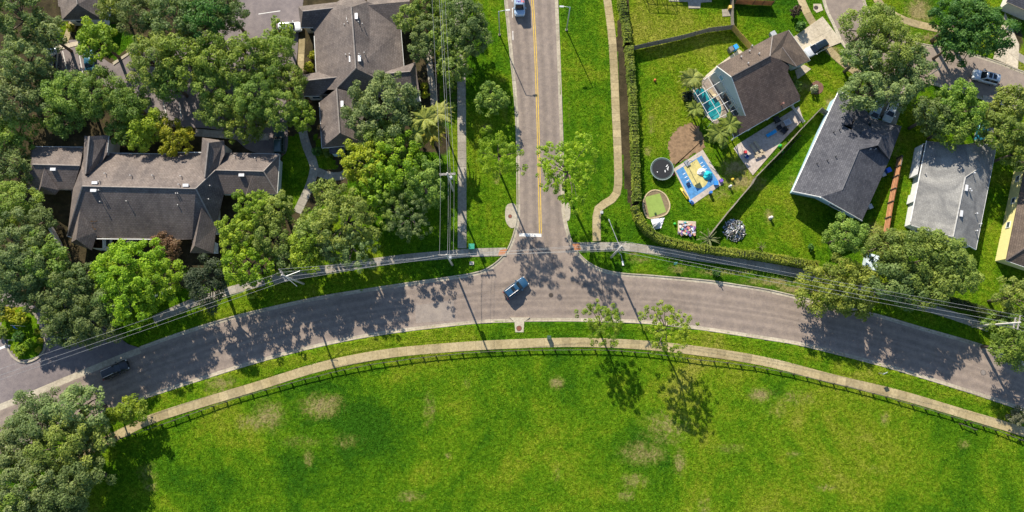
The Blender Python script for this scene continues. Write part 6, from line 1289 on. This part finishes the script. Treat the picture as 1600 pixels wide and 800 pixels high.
# ================================================================== grass tufts over the lawns (one mass, nobody could count it)
rng = np.random.default_rng(77); n0 = 640000
tx = rng.uniform(-104, 104, n0); ty = rng.uniform(-27, 74, n0); tpx, tpy = proj(tx, ty, 0.0)
ok = (tpx > -25) & (tpx < 1625) & (tpy > -25) & (tpy < 825); tx, ty, tpx, tpy = tx[ok], ty[ok], tpx[ok], tpy[ok]
x0_, y0_ = -108.0, -31.0; ci = np.clip(np.round((tx-x0_)/st).astype(int)+4, 0, nx_-1); cj = np.clip(np.round((ty-y0_)/st).astype(int)+5, 0, ny_-1)
lowd = low.copy(); lowd[1:] |= low[:-1]; lowd[:-1] |= low[1:]; lowd[:, 1:] |= low[:, :-1]; lowd[:, :-1] |= low[:, 1:]
ok = ~lowd[cj, ci] & (mulch[cj, ci] < 0.35) & (rng.random(len(tx)) > 0.7*np.clip(dry[cj, ci], 0, 1))
tx, ty, ci, cj = tx[ok], ty[ok], ci[ok], cj[ok]
bad = np.zeros(len(tx), bool)
for pl_ in EXCL:
    a_ = np.array(pl_, float); b4 = (tx > a_[:, 0].min()-.2) & (tx < a_[:, 0].max()+.2) & (ty > a_[:, 1].min()-.2) & (ty < a_[:, 1].max()+.2)
    if b4.any(): bad[b4] |= inside([tuple(q) for q in a_[::max(1, len(a_)//80)]], tx[b4], ty[b4])
for path, hw in WALKS:
    P2 = np.array([(p.x, p.y) for p in path]); b4 = (tx > P2[:, 0].min()-1.5) & (tx < P2[:, 0].max()+1.5) & (ty > P2[:, 1].min()-1.5) & (ty < P2[:, 1].max()+1.5); idx_ = np.where(b4)[0]
    for a_, b_2 in zip(P2, P2[1:]):
        q = idx_[(np.abs(tx[idx_]-(a_[0]+b_2[0])/2) < 2.2) & (np.abs(ty[idx_]-(a_[1]+b_2[1])/2) < 2.2)]
        if len(q) == 0: continue
        v = b_2-a_; t_ = np.clip(((tx[q]-a_[0])*v[0]+(ty[q]-a_[1])*v[1])/max(1e-9, v@v), 0, 1); bad[q[np.hypot(tx[q]-a_[0]-t_*v[0], ty[q]-a_[1]-t_*v[1]) < hw+rng.uniform(-0.16, 0.14, len(q))]] = True
tx, ty, ci, cj = tx[~bad], ty[~bad], ci[~bad], cj[~bad]; n = min(len(tx), 260000); tx, ty, ci, cj = tx[:n], ty[:n], ci[:n], cj[:n]
C = np.stack([tx, ty, Z[cj, ci]+0.03], 1); az = rng.uniform(0, 6.283, n); tl = rng.uniform(0.05, 0.62, n)
A = np.stack([np.cos(az), np.sin(az), np.zeros(n)], 1); B = np.stack([-np.sin(az)*np.cos(tl), np.cos(az)*np.cos(tl), np.sin(tl)], 1)
s_ = rng.uniform(0.06, 0.15, n)[:, None]; a_ = A*s_*0.6; b2 = B*s_
V = np.stack([C-a_, C+a_, C+a_*0.5+b2, C-a_*0.5+b2], 1).reshape(-1, 3); rep = lambda q: np.repeat(q, 4)
tm = npmesh("grass_tufts", V, np.arange(n*4).reshape(n, 4), {"dry": rep(dry[cj, ci]), "mulch": rep(mulch[cj, ci]*0), "tone": rep(np.clip(tone[cj, ci]+rng.normal(0.02, 0.05, n), -.3, .3))})
to = put("lawn_grass", tm, M_GRASS); tag(to, "short mown lawn grass over the field, verges and gardens", "grass", None, "stuff")
print("tufts", n)
